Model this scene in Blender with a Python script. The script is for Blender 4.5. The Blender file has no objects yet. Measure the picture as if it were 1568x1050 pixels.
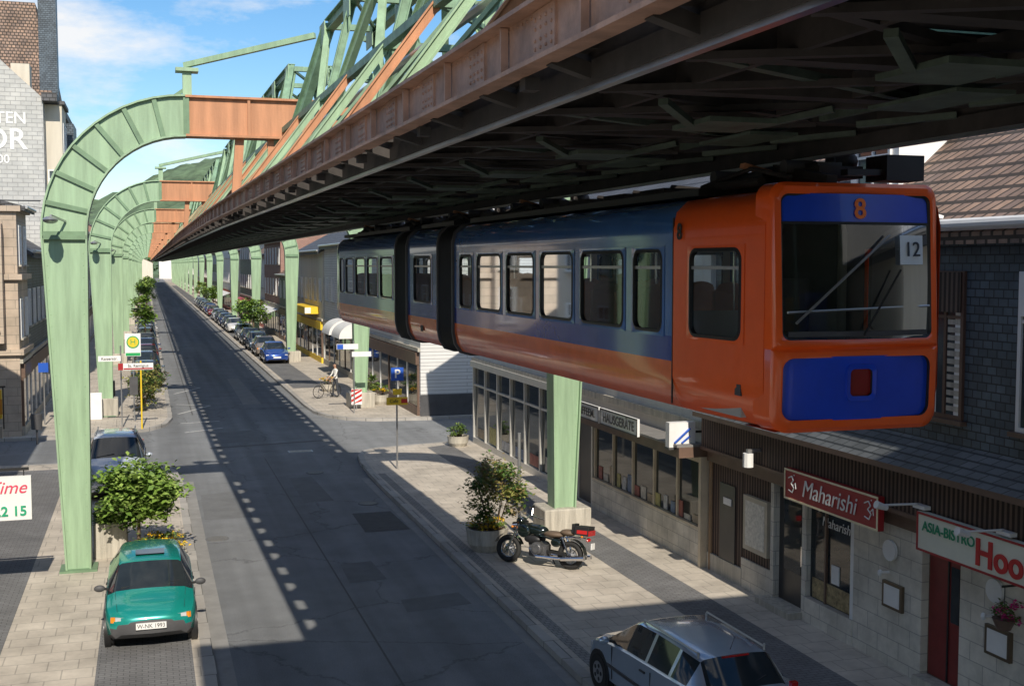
import bpy, math, random, bmesh
from mathutils import Vector, Matrix, noise
random.seed(7)
R=random.random
scene=bpy.context.scene
# ------------------------------------------------------------------ materials
MATS={}
def _base(name):
    m=bpy.data.materials.new(name); m.use_nodes=True
    nt=m.node_tree; p=nt.nodes['Principled BSDF']; return m,nt,p
def M(name,col,rough=.6,metal=0,var=.15,scale=2.5,bump=0,bscale=25,coat=0,streak=False,road=False):
    if name in MATS: return MATS[name]
    m,nt,p=_base(name); N=nt.nodes; L=nt.links
    tc=N.new('ShaderNodeTexCoord'); mp=N.new('ShaderNodeMapping'); L.new(tc.outputs['Object'],mp.inputs[0])
    if streak: mp.inputs['Scale'].default_value=(3,3,.25)
    n=N.new('ShaderNodeTexNoise'); n.inputs['Scale'].default_value=scale; n.inputs['Detail'].default_value=6; n.inputs['Roughness'].default_value=.65
    L.new(mp.outputs[0],n.inputs['Vector'])
    r=N.new('ShaderNodeValToRGB'); r.color_ramp.elements[0].position=.3; r.color_ramp.elements[1].position=.7
    r.color_ramp.elements[0].color=(*[max(0,c*(1-var)) for c in col],1); r.color_ramp.elements[1].color=(*[min(1,c*(1+var)) for c in col],1)
    L.new(n.outputs['Fac'],r.inputs['Fac']); out=r.outputs['Color']
    if road:
        m2=N.new('ShaderNodeMapping'); m2.inputs['Scale'].default_value=(1.1,.03,1); L.new(tc.outputs['Object'],m2.inputs[0])
        n3=N.new('ShaderNodeTexNoise'); n3.inputs['Scale'].default_value=1; n3.inputs['Detail'].default_value=3; L.new(m2.outputs[0],n3.inputs['Vector'])
        mr=N.new('ShaderNodeMapRange'); mr.inputs[1].default_value=.35; mr.inputs[2].default_value=.65; mr.inputs[3].default_value=.80; mr.inputs[4].default_value=1.14; L.new(n3.outputs['Fac'],mr.inputs[0])
        n4=N.new('ShaderNodeTexNoise'); n4.inputs['Scale'].default_value=45; n4.inputs['Detail'].default_value=2; L.new(tc.outputs['Object'],n4.inputs['Vector'])
        mr2=N.new('ShaderNodeMapRange'); mr2.inputs[1].default_value=.3; mr2.inputs[2].default_value=.7; mr2.inputs[3].default_value=.82; mr2.inputs[4].default_value=1.18; L.new(n4.outputs['Fac'],mr2.inputs[0])
        vo=N.new('ShaderNodeTexVoronoi'); vo.feature='DISTANCE_TO_EDGE'; vo.inputs['Scale'].default_value=.22
        dn=N.new('ShaderNodeVectorMath'); dn.operation='MULTIPLY_ADD'; dn.inputs[1].default_value=(1.2,1.2,1.2); L.new(n.outputs['Color'],dn.inputs[0]); L.new(tc.outputs['Object'],dn.inputs[2]); L.new(dn.outputs[0],vo.inputs['Vector'])
        mr3=N.new('ShaderNodeMapRange'); mr3.inputs[1].default_value=.0; mr3.inputs[2].default_value=.008; mr3.inputs[3].default_value=.62; mr3.inputs[4].default_value=1; L.new(vo.outputs['Distance'],mr3.inputs[0])
        a=N.new('ShaderNodeMath'); a.operation='MULTIPLY'; L.new(mr.outputs[0],a.inputs[0]); L.new(mr2.outputs[0],a.inputs[1])
        a2=N.new('ShaderNodeMath'); a2.operation='MULTIPLY'; L.new(a.outputs[0],a2.inputs[0]); L.new(mr3.outputs[0],a2.inputs[1])
        sc=N.new('ShaderNodeVectorMath'); sc.operation='SCALE'; L.new(out,sc.inputs[0]); L.new(a2.outputs[0],sc.inputs['Scale']); out=sc.outputs[0]
    L.new(out,p.inputs['Base Color'])
    p.inputs['Roughness'].default_value=rough; p.inputs['Metallic'].default_value=metal
    p.inputs['Coat Weight'].default_value=coat; p.inputs['Coat Roughness'].default_value=.05
    if bump:
        n2=N.new('ShaderNodeTexNoise'); n2.inputs['Scale'].default_value=bscale; n2.inputs['Detail'].default_value=4
        L.new(tc.outputs['Object'],n2.inputs['Vector'])
        b=N.new('ShaderNodeBump'); b.inputs['Strength'].default_value=bump; b.inputs['Distance'].default_value=.02
        L.new(n2.outputs['Fac'],b.inputs['Height']); L.new(b.outputs[0],p.inputs['Normal'])
    MATS[name]=m; return m
def MB(name,c1,c2,mortar,bw,bh,ms=.01,wall=True,off=.5,rough=.8,bump=.4,dirt=.25):
    if name in MATS: return MATS[name]
    m,nt,p=_base(name); N=nt.nodes; L=nt.links
    tc=N.new('ShaderNodeTexCoord'); vec=tc.outputs['Object']
    if wall:
        s=N.new('ShaderNodeSeparateXYZ'); L.new(vec,s.inputs[0]); a=N.new('ShaderNodeMath'); L.new(s.outputs[0],a.inputs[0]); L.new(s.outputs[1],a.inputs[1])
        c=N.new('ShaderNodeCombineXYZ'); L.new(a.outputs[0],c.inputs[0]); L.new(s.outputs[2],c.inputs[1]); bv=c.outputs[0]
    else: bv=vec
    b=N.new('ShaderNodeTexBrick'); L.new(bv,b.inputs['Vector']); b.offset=off
    b.inputs['Scale'].default_value=1; b.inputs['Brick Width'].default_value=bw; b.inputs['Row Height'].default_value=bh
    b.inputs['Mortar Size'].default_value=ms; b.inputs['Color1'].default_value=(*c1,1); b.inputs['Color2'].default_value=(*c2,1); b.inputs['Mortar'].default_value=(*mortar,1)
    n=N.new('ShaderNodeTexNoise'); n.inputs['Scale'].default_value=.9; n.inputs['Detail'].default_value=8; n.inputs['Roughness'].default_value=.7; L.new(vec,n.inputs['Vector'])
    r=N.new('ShaderNodeMapRange'); r.inputs[1].default_value=.3; r.inputs[2].default_value=.7; r.inputs[3].default_value=1-dirt; r.inputs[4].default_value=1+dirt*.5; L.new(n.outputs['Fac'],r.inputs[0])
    mx=N.new('ShaderNodeVectorMath'); mx.operation='SCALE'; L.new(b.outputs['Color'],mx.inputs[0]); L.new(r.outputs[0],mx.inputs['Scale'])
    L.new(mx.outputs[0],p.inputs['Base Color']); p.inputs['Roughness'].default_value=rough
    bp=N.new('ShaderNodeBump'); bp.inputs['Strength'].default_value=bump; bp.inputs['Distance'].default_value=.015; bp.invert=True
    L.new(b.outputs['Fac'],bp.inputs['Height']); L.new(bp.outputs[0],p.inputs['Normal'])
    MATS[name]=m; return m
def MG(name,trans=.55):
    m=bpy.data.materials.new(name); m.use_nodes=True; nt=m.node_tree; N=nt.nodes; L=nt.links; N.clear()
    o=N.new('ShaderNodeOutputMaterial'); g=N.new('ShaderNodeBsdfGlossy'); g.inputs['Roughness'].default_value=.03; g.inputs['Color'].default_value=(.9,.95,1,1)
    t=N.new('ShaderNodeBsdfTransparent'); t.inputs['Color'].default_value=(trans,trans*1.03,trans*1.02,1)
    f=N.new('ShaderNodeFresnel'); f.inputs['IOR'].default_value=1.5; mx=N.new('ShaderNodeMixShader')
    L.new(f.outputs[0],mx.inputs[0]); L.new(t.outputs[0],mx.inputs[1]); L.new(g.outputs[0],mx.inputs[2]); L.new(mx.outputs[0],o.inputs[0])
    MATS[name]=m; return m

green=M('green_paint',(.29,.42,.27),.5,var=.22,scale=1.6,streak=True,bump=.12)
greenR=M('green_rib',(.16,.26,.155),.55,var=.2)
greenD=M('green_truss',(.20,.325,.215),.55,var=.35,scale=4)
rust=M('rust_paint',(.48,.225,.115),.6,var=.25,scale=1.5,streak=True,bump=.15)
brown=M('brown_beam',(.42,.25,.18),.6,var=.34,scale=3,bump=.2)
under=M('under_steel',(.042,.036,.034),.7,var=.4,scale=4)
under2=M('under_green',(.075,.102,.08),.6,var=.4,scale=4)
steel=M('rail_steel',(.55,.56,.57),.3,1,var=.15)
asphalt=M('asphalt',(.195,.203,.212),.88,var=.16,scale=.7,bump=.35,bscale=90,road=True)
asphP=M('asphalt_patch',(.07,.072,.075),.8,var=.2,scale=3,bump=.3,bscale=90)
asphL=M('asphalt_light',(.27,.265,.255),.9,var=.15,scale=2,bump=.3,bscale=90)
asphM=M('asphalt_repair',(.155,.16,.165),.9,var=.15,scale=2,bump=.3,bscale=90)
white=M('white_paint',(.78,.78,.77),.5,var=.06)
whiteR=M('road_marking_paint',(.5,.5,.49),.7,var=.35,scale=9)
kerb=MB('kerb_stone',(.44,.42,.39),(.38,.36,.335),(.15,.15,.14),1.0,1.0,.012,wall=False)
pave=MB('paving_light',(.57,.515,.44),(.53,.475,.405),(.38,.345,.30),.5,.5,.012,wall=False,dirt=.34)
paveD=MB('paving_dark',(.21,.21,.215),(.175,.175,.18),(.1,.1,.1),.2,.1,.008,wall=False,dirt=.3)
paveS=MB('paving_cobble',(.33,.315,.295),(.28,.27,.26),(.16,.16,.15),.12,.12,.01,wall=False,dirt=.3)
concrete=M('concrete',(.44,.41,.35),.85,var=.3,scale=3,bump=.4,streak=True)
black=M('black_rubber',(.018,.018,.019),.5,var=.2)
tyre=M('tyre',(.02,.02,.02),.8,var=.2)
darkgrey=M('dark_grey_plastic',(.07,.07,.075),.6,var=.2)
chrome=M('chrome',(.7,.7,.72),.15,1,var=.05)
silverM=M('silver_metal',(.5,.5,.5),.4,.8,var=.1)
glassD=M('dark_glass',(.025,.032,.036),.04,var=.3,scale=1)
glassW=M('window_glass',(.05,.065,.075),.05,var=.5,scale=.8)
glassT=MG('train_glass',trans=.88)
glassS=MG('shop_glass',trans=.75)
wood=M('bark',(.14,.1,.065),.9,var=.3,scale=12,bump=.5)
redM=M('red_paint',(.5,.02,.02),.4,var=.1)
yellowM=M('yellow_paint',(.8,.55,.03),.5,var=.05)
blueM=M('blue_sign',(.02,.10,.5),.4,var=.05)
slate=MB('slate_dark',(.105,.14,.175),(.06,.082,.105),(.022,.028,.036),.21,.13,.010,rough=.45,bump=1.0,dirt=.45)
slateL=MB('slate_light',(.52,.52,.5),(.44,.445,.435),(.3,.3,.3),.5,.22,.015,rough=.6,bump=.5,dirt=.2)
tiles=MB('roof_tiles',(.42,.28,.205),(.25,.18,.15),(.07,.055,.045),.24,.2,.03,rough=.8,bump=1.0,dirt=.5)
tilesD=MB('roof_dark',(.11,.11,.12),(.08,.08,.085),(.03,.03,.03),.3,.2,.02,rough=.6,bump=.8,dirt=.3)
cream=M('cream_plaster',(.6,.55,.46),.85,var=.1,scale=.8,bump=.15,streak=True)
whiteP=M('white_plaster',(.7,.69,.66),.85,var=.08,scale=.8,bump=.15,streak=True)
sand=MB('sandstone',(.52,.42,.33),(.45,.37,.29),(.3,.26,.21),.8,.35,.012,dirt=.3)
siding=MB('white_siding',(.7,.7,.69),(.66,.66,.65),(.36,.36,.36),6,.16,.012,bump=.6,dirt=.08)
brickR=MB('brick_red',(.33,.14,.1),(.27,.12,.08),(.35,.33,.3),.25,.08,.01)
marble=MB('marble_tiles',(.74,.69,.60),(.64,.60,.52),(.42,.39,.35),.6,.3,.008,bump=.3,dirt=.4)
corr=MB('corrugated_brown',(.16,.105,.08),(.13,.09,.07),(.035,.022,.018),.11,9,.03,off=0,bump=1.0)
brownP=M('brown_panel',(.15,.095,.07),.5,var=.2)
door_m=M('dark_door',(.045,.043,.043),.35,var=.2)
reddoor=M('red_door',(.20,.025,.022),.4,var=.2)
leafs=[M('leaf_a',(.12,.20,.035),.6,var=.3),M('leaf_b',(.07,.135,.025),.6,var=.3),M('leaf_c',(.18,.26,.06),.6,var=.3)]
leafy=[M('leaf_y',(.26,.26,.07),.6,var=.3),leafs[1],M('leaf_o',(.23,.17,.07),.6,var=.3)]
flow=[M('flower_yellow',(.75,.48,.02),.6,var=.2),leafs[0],leafs[2]]

# ------------------------------------------------------------------ builder
class B:
    def __init__(s,name): s.n=name; s.v=[];s.f=[];s.m=[];s.s=[];s.mats=[];s.T=None
    def mi(s,mat):
        if mat not in s.mats: s.mats.append(mat)
        return s.mats.index(mat)
    def add(s,vs,fs,mat,sm=False):
        o=len(s.v)
        T=s.T
        for p in vs: s.v.append(tuple(T(p)) if T else tuple(p))
        if isinstance(mat,list): ml=[s.mi(x) for x in mat]
        else: ml=[s.mi(mat)]*len(fs)
        for f,mm in zip(fs,ml): s.f.append(tuple(o+i for i in f)); s.m.append(mm); s.s.append(sm)
    def box(s,x0,x1,y0,y1,z0,z1,mat):
        if x0>x1:x0,x1=x1,x0
        if y0>y1:y0,y1=y1,y0
        if z0>z1:z0,z1=z1,z0
        v=[(x0,y0,z0),(x1,y0,z0),(x1,y1,z0),(x0,y1,z0),(x0,y0,z1),(x1,y0,z1),(x1,y1,z1),(x0,y1,z1)]
        s.add(v,[(0,3,2,1),(4,5,6,7),(0,1,5,4),(1,2,6,5),(2,3,7,6),(3,0,4,7)],mat)
    def beam(s,p,q,w,h,mat,up=(0,0,1)):
        p=Vector(p);q=Vector(q);d=(q-p).normalized();u=Vector(up)
        if abs(d.dot(u))>.98:u=Vector((1,0,0))
        a=d.cross(u).normalized()*w/2; c=a.cross(d).normalized()*h/2
        v=[p-a-c,p+a-c,p+a+c,p-a+c,q-a-c,q+a-c,q+a+c,q-a+c]
        s.add(v,[(0,1,2,3),(7,6,5,4),(0,4,5,1),(1,5,6,2),(2,6,7,3),(3,7,4,0)],mat)
    def angle(s,p,q,w,mat,up=(0,0,1),t=.02):
        p=Vector(p);q=Vector(q);d=(q-p).normalized();u=Vector(up)
        if abs(d.dot(u))>.98:u=Vector((1,0,0))
        a=d.cross(u).normalized(); c=a.cross(d).normalized()
        s.beam(p,q,t,w,mat,up)
        for k in(-1,1): s.beam(p+c*k*w/2,q+c*k*w/2,w*.75,t,mat,up)
    def cyl(s,p,q,r0,r1,mat,n=12):
        p=Vector(p);q=Vector(q);d=(q-p).normalized();u=Vector((0,0,1))
        if abs(d.dot(u))>.98:u=Vector((1,0,0))
        a=d.cross(u).normalized();c=a.cross(d)
        v=[]
        for k,(o,r) in enumerate(((p,r0),(q,r1))):
            for i in range(n):
                t=2*math.pi*i/n; v.append(o+a*math.cos(t)*r+c*math.sin(t)*r)
        s.add(v,[(i,(i+1)%n,n+(i+1)%n,n+i) for i in range(n)],mat,True)
        s.add(v[:n],[tuple(range(n))],mat); s.add(v[n:],[tuple(range(n))[::-1]],mat)
    def tube(s,pts,r,mat,n=8):
        for a,b in zip(pts,pts[1:]): s.cyl(a,b,r,r,mat,n)
    def ell(s,c,r,mat,n=12,m=8):
        v=[];f=[]
        for j in range(m+1):
            ph=math.pi*j/m
            for i in range(n):
                t=2*math.pi*i/n; v.append((c[0]+r[0]*math.sin(ph)*math.cos(t),c[1]+r[1]*math.sin(ph)*math.sin(t),c[2]+r[2]*math.cos(ph)))
        for j in range(m):
            for i in range(n):
                f.append((j*n+i,j*n+(i+1)%n,(j+1)*n+(i+1)%n,(j+1)*n+i))
        s.add(v,f,mat,True)
    def torus(s,c,ax,Rr,r,mat,n=28,m=8):
        c=Vector(c);ax=Vector(ax).normalized();u=Vector((0,0,1));
        if abs(ax.dot(u))>.9:u=Vector((1,0,0))
        a=ax.cross(u).normalized();b=ax.cross(a)
        v=[];f=[]
        for i in range(n):
            t=2*math.pi*i/n; dr=a*math.cos(t)+b*math.sin(t)
            for j in range(m):
                p=2*math.pi*j/m; v.append(c+dr*(Rr+r*math.cos(p))+ax*r*math.sin(p))
        for i in range(n):
            for j in range(m): f.append((i*m+j,((i+1)%n)*m+j,((i+1)%n)*m+(j+1)%m,i*m+(j+1)%m))
        s.add(v,f,mat,True)
    def loops(s,A,C,mat,sm=False,closed=True):
        n=len(A); k=n if closed else n-1
        s.add(list(A)+list(C),[(i,(i+1)%n,n+(i+1)%n,n+i) for i in range(k)],mat,sm)
    def finish(s,recalc=True,bevel=0,angle=35,parent=None,name=None):
        me=bpy.data.meshes.new(s.n); me.from_pydata(s.v,[],s.f)
        for m in s.mats: me.materials.append(m)
        me.polygons.foreach_set('material_index',s.m); me.polygons.foreach_set('use_smooth',s.s)
        me.update()
        if recalc:
            bm=bmesh.new(); bm.from_mesh(me)
            if recalc=='weld': bmesh.ops.remove_doubles(bm,verts=bm.verts,dist=.0004)
            bmesh.ops.recalc_face_normals(bm,faces=bm.faces); bm.to_mesh(me); bm.free()
        o=bpy.data.objects.new(s.n,me); scene.collection.objects.link(o)
        try: me.set_sharp_from_angle(angle=math.radians(angle))
        except Exception: pass
        if bevel:
            bv=o.modifiers.new('bevel','BEVEL'); bv.width=bevel; bv.segments=2; bv.limit_method='ANGLE'
        if parent: o.parent=parent
        return o
def text(txt,loc,rot,size,mat,parent,name='lettering',align='CENTER',ext=.004,sx=1,shear=0,bold=0):
    c=bpy.data.curves.new(name,'FONT'); c.body=txt; c.size=size; c.align_x=align; c.align_y='CENTER'; c.extrude=ext; c.shear=shear; c.offset=bold
    c.materials.append(mat); o=bpy.data.objects.new(name,c); scene.collection.objects.link(o)
    o.location=loc; o.rotation_euler=[math.radians(a) for a in rot]; o.scale=(sx,1,1); o.parent=parent
    return o
FX=(90,0,-90); FY=(90,0,0)
# ------------------------------------------------------------------ ground
b=B('ground'); b.add([(-3000,-500,-.03),(3000,-500,-.03),(3000,4000,-.03),(-3000,4000,-.03)],[(0,1,2,3)],M('ground_grass',(.09,.13,.05),.9,var=.4,scale=.05)); b.finish()
b=B('road'); b.add([(-1,-40,0),(9.5,-40,0),(9.5,650,0),(-1,650,0)],[(0,1,2,3)],asphalt)
b.add([(9.5,40,0),(70,40,0),(70,56,0),(9.5,56,0)],[(0,1,2,3)],asphalt); b.add([(-60,40,0),(-1,40,0),(-1,56,0),(-60,56,0)],[(0,1,2,3)],asphalt)
def quad(b,pts,z,mat): b.add([(x,y,z) for x,y in pts],[tuple(range(len(pts)))],mat)
quad(b,[(1.0,-40),(1.32,-40),(1.32,39),(1.0,39)],.004,asphL); quad(b,[(6.5,-40),(6.79,-40),(6.86,38),(6.6,38)],.004,asphL)
quad(b,[(5.35,30.2),(6.55,30.2),(6.5,32.6),(5.4,32.6)],.008,asphP)
seam=M('asphalt_seam',(.10,.10,.10),.8)
quad(b,[(3.93,-40),(3.97,-40),(3.99,43),(3.95,43)],.004,seam)
quad(b,[(1.9,56.5),(1.96,56.5),(1.96,200),(1.9,200)],.004,seam)
quad(b,[(4.5,60),(5.4,60),(5.3,74),(4.6,74)],.004,asphL); quad(b,[(1.4,33),(2.7,33),(2.6,37),(1.45,36.6)],.004,asphM); quad(b,[(4.9,22.9),(6.3,23.1),(6.25,24.0),(4.95,23.8)],.004,asphM); quad(b,[(2.2,45.8),(6.8,46.6),(6.8,46.9),(2.2,46.1)],.004,seam)
quad(b,[(4.3,34.5),(5.2,34.6),(5.1,38.8),(4.35,38.7)],.004,asphM); quad(b,[(4.15,25.4),(5.0,25.5),(4.95,27.2),(4.2,27.1)],.004,asphM); quad(b,[(2.6,47),(4.2,47.3),(4.1,50.5),(2.7,50.3)],.004,asphM)
for (x0,y0,x1,y1) in [(1.4,50.6,3.0,51.6),(1.3,53.6,3.0,53.9),(1.3,57,2.9,60),(1.3,61,2.9,60),(1.3,66,2.8,69),(1.3,70,2.8,69)]:
    d=Vector((x1-x0,y1-y0)).normalized(); n=Vector((-d.y,d.x))*.07
    quad(b,[(x0-n.x,y0-n.y),(x1-n.x,y1-n.y),(x1+n.x,y1+n.y),(x0+n.x,y0+n.y)],.008,whiteR)
b.finish(recalc=False)
def manhole(x,y,sq=False):
    b=B('manhole_cover')
    if sq: b.box(x-.45,x+.45,y-.25,y+.25,-.01,.014,silverM); b.box(x-.4,x+.4,y-.2,y+.2,0,.018,concrete)
    else:
        b.cyl((x,y,-.01),(x,y,.012),.30,.30,asphM,20); b.cyl((x,y,0),(x,y,.016),.25,.25,M('cast_iron',(.16,.155,.145),.6,var=.3,scale=30),20)
    b.finish()
manhole(5.4,44.2,True); manhole(5.3,39.5); manhole(1.6,30.6); manhole(6.1,33.9)
def pavement(name,line,back,inward):
    b=B(name); poly=line+back; n=len(poly); m=len(line)
    b.add([(x,y,.12) for x,y in poly],[tuple(range(n))],pave)
    pts=[Vector(p) for p in line]; ins=[];outs=[]
    for i,p in enumerate(pts):
        t=(pts[min(i+1,m-1)]-pts[max(i-1,0)]).normalized(); nn=Vector((-t.y,t.x))*inward
        ins.append(p+nn*.2); outs.append(p-nn*.004)
    b.add([(p.x,p.y,.125) for p in outs]+[(p.x,p.y,.125) for p in ins],[(i,i+1,m+i+1,m+i) for i in range(m-1)],kerb)
    b.add([(p.x,p.y,-.01) for p in outs]+[(p.x,p.y,.125) for p in outs],[(i,i+1,m+i+1,m+i) for i in range(m-1)],kerb)
    return b
b=pavement('pavement',[(6.78,-40),(6.8,10),(6.82,20),(6.85,30),(6.88,36),(6.93,38.5),(7.03,40.6),(7.2,42),(7.55,43),(8.1,43.5),(9,43.75),(11.4,44.3),(70,44.4)],[(70,-40)],-1)
quad(b,[(10.0,-5),(11.0,-5),(11.0,43.5),(10.0,43.0)],.1245,paveD); quad(b,[(7.1,-5),(7.35,-5),(7.4,38),(7.15,38)],.1245,paveS)
b.finish()
b=pavement('pavement',[(70,51.4),(11.8,51.5),(9.6,51.8),(8.5,52.5),(7.8,53.6),(7.4,55.3),(7.3,58),(7.3,650)],[(70,650)],-1)
quad(b,[(7.7,66),(9.4,66),(9.4,400),(7.7,400)],.1245,paveD); b.finish()
b=pavement('pavement',[(1.0,-40),(1.0,38),(.85,40.5),(.4,42),(-.6,43),(-2,43.3),(-60,43.3)],[(-60,-40)],1)
quad(b,[(-.95,14),(.65,14),(.65,26.3),(-.95,26.3)],.1245,paveD); quad(b,[(-4.9,10),(-2.6,10),(-2.6,42),(-4.9,42)],.1245,paveD); b.finish()
b=pavement('pavement',[(-60,49.8),(-3,50.1),(-1.2,50.7),(0,51.5),(.7,52.8),(1,55),(1,650)],[(-60,650)],1)
quad(b,[(-.95,66),(.65,66),(.65,400),(-.95,400)],.1245,paveD); b.finish()

# ------------------------------------------------------------------ elevated railway
def Xc(y):
    if y<35: return 4.72-.018*y
    if y<60: return 4.09-.006*(y-35)
    return 3.94
PY=[28.0+28.3*i for i in range(17)]
def portal(y):
    b=B('railway_portal_arch'); xc=Xc(y)
    for sg in (-1,1):
        outer=[(6.05,.12),(6.4,7.68)]; inner=[(5.55,.12),(5.47,7.68)]
        nA=14
        for i in range(1,nA+1):
            t=math.pi/2*i/nA
            outer.append((3.3+3.1*math.cos(t),7.68+3.12*math.sin(t))); inner.append((3.3+2.17*math.cos(t),7.68+2.22*math.sin(t)))
        n=len(outer)
        def P(p,dy): return (xc+sg*p[0],y+dy,p[1])
        for dy in (-.17,.17):
            b.add([P(p,dy) for p in outer]+[P(p,dy) for p in inner],[(i,i+1,n+i+1,n+i) for i in range(n-1)],green)
        def flange(path,ins):
            for i in range(n-1):
                a=Vector(path[i]);c=Vector(path[i+1]);d=(c-a).normalized();nn=Vector((d.y,-d.x))*.02
                if ins: nn=-nn
                v=[]
                for q in (a,c):
                    for k in (-1,1):
                        for dy in (-.27,.27): v.append(P(q+nn*k,dy))
                b.add(v,[(0,1,3,2),(4,6,7,5),(0,4,5,1),(2,3,7,6),(0,2,6,4),(1,5,7,3)],green)
        flange(outer,False); flange(inner,True)
        for i in range(1,n,2):
            a,c=outer[i],inner[i]
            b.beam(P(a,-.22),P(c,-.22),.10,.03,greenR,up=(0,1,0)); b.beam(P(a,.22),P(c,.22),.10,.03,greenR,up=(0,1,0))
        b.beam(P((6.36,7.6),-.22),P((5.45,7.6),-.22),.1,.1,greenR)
        b.box(xc+sg*5.4,xc+sg*6.2,y-.36,y+.36,.12,.17,greenR)
        if y<60:
            for k in range(26):
                z=.5+k*.27; f=(z-.12)/7.56
                for e in (6.05+.35*f-.07,5.55-.08*f+.07): b.ell((xc+sg*e,y-.172,z),(.014,.01,.014),green,5,3)
        b.box(xc+sg*3.15,xc+sg*3.35,y-.1,y+.1,10.8,11.35,green); b.box(xc+sg*3.0,xc+sg*3.5,y-.2,y+.2,11.35,11.43,green)
        b.beam((xc+sg*3.3,y,11.5),(xc+sg*.55,y-1.5,12.05),.12,.12,green)
        b.beam((xc+sg*3.25,y,11.0),(xc+sg*3.6,y,10.75),.08,.08,greenR)
    for dy in(-.16,.16):
        b.box(xc-3.3,xc+3.3,y+dy-.02,y+dy+.02,9.94,10.76,rust)
    b.box(xc-3.3,xc+3.3,y-.28,y+.28,10.76,10.81,rust); b.box(xc-3.3,xc+3.3,y-.28,y+.28,9.89,9.94,rust)
    for o in (-3.25,-1.9,-.6,.6,1.9,3.25):
        b.box(xc+o-.03,xc+o+.03,y-.25,y-.18,9.94,10.76,greenR if abs(o)>3 else rust); b.box(xc+o-.03,xc+o+.03,y+.18,y+.25,9.94,10.76,rust)
    for sg in(-1,1):
        b.beam((xc+sg*2.1,y,9.9),(xc+sg*2.2,y,8.6),.16,.2,rust); b.beam((xc+sg*1.0,y,9.9),(xc+sg*2.1,y,8.7),.1,.12,rust)
        b.beam((xc+sg*1.4,y,9.9),(xc+sg*1.4,y,8.7),.14,.14,rust)
    b.beam((xc-5.9,y-.2,7.95),(xc-6.15,y-.9,8.05),.04,.04,silverM)
    b.ell((xc-6.15,y-1.0,7.95),(.16,.36,.08),silverM)
    return b.finish()
for y in PY: portal(y)
def ped(x,y,w,d,h):
    b=B('concrete_pillar_base'); b.box(x-w/2,x+w/2,y-d/2,y+d/2,.1,h,concrete); b.finish(bevel=.04)
for i,y in enumerate(PY[:8]):
    ped(Xc(y)+5.85,y+.1,1.25,1.0,.85)
    if i>0: ped(Xc(y)-5.8,y+.1,1.0,.9,.95)
bay=28.3/20
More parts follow.
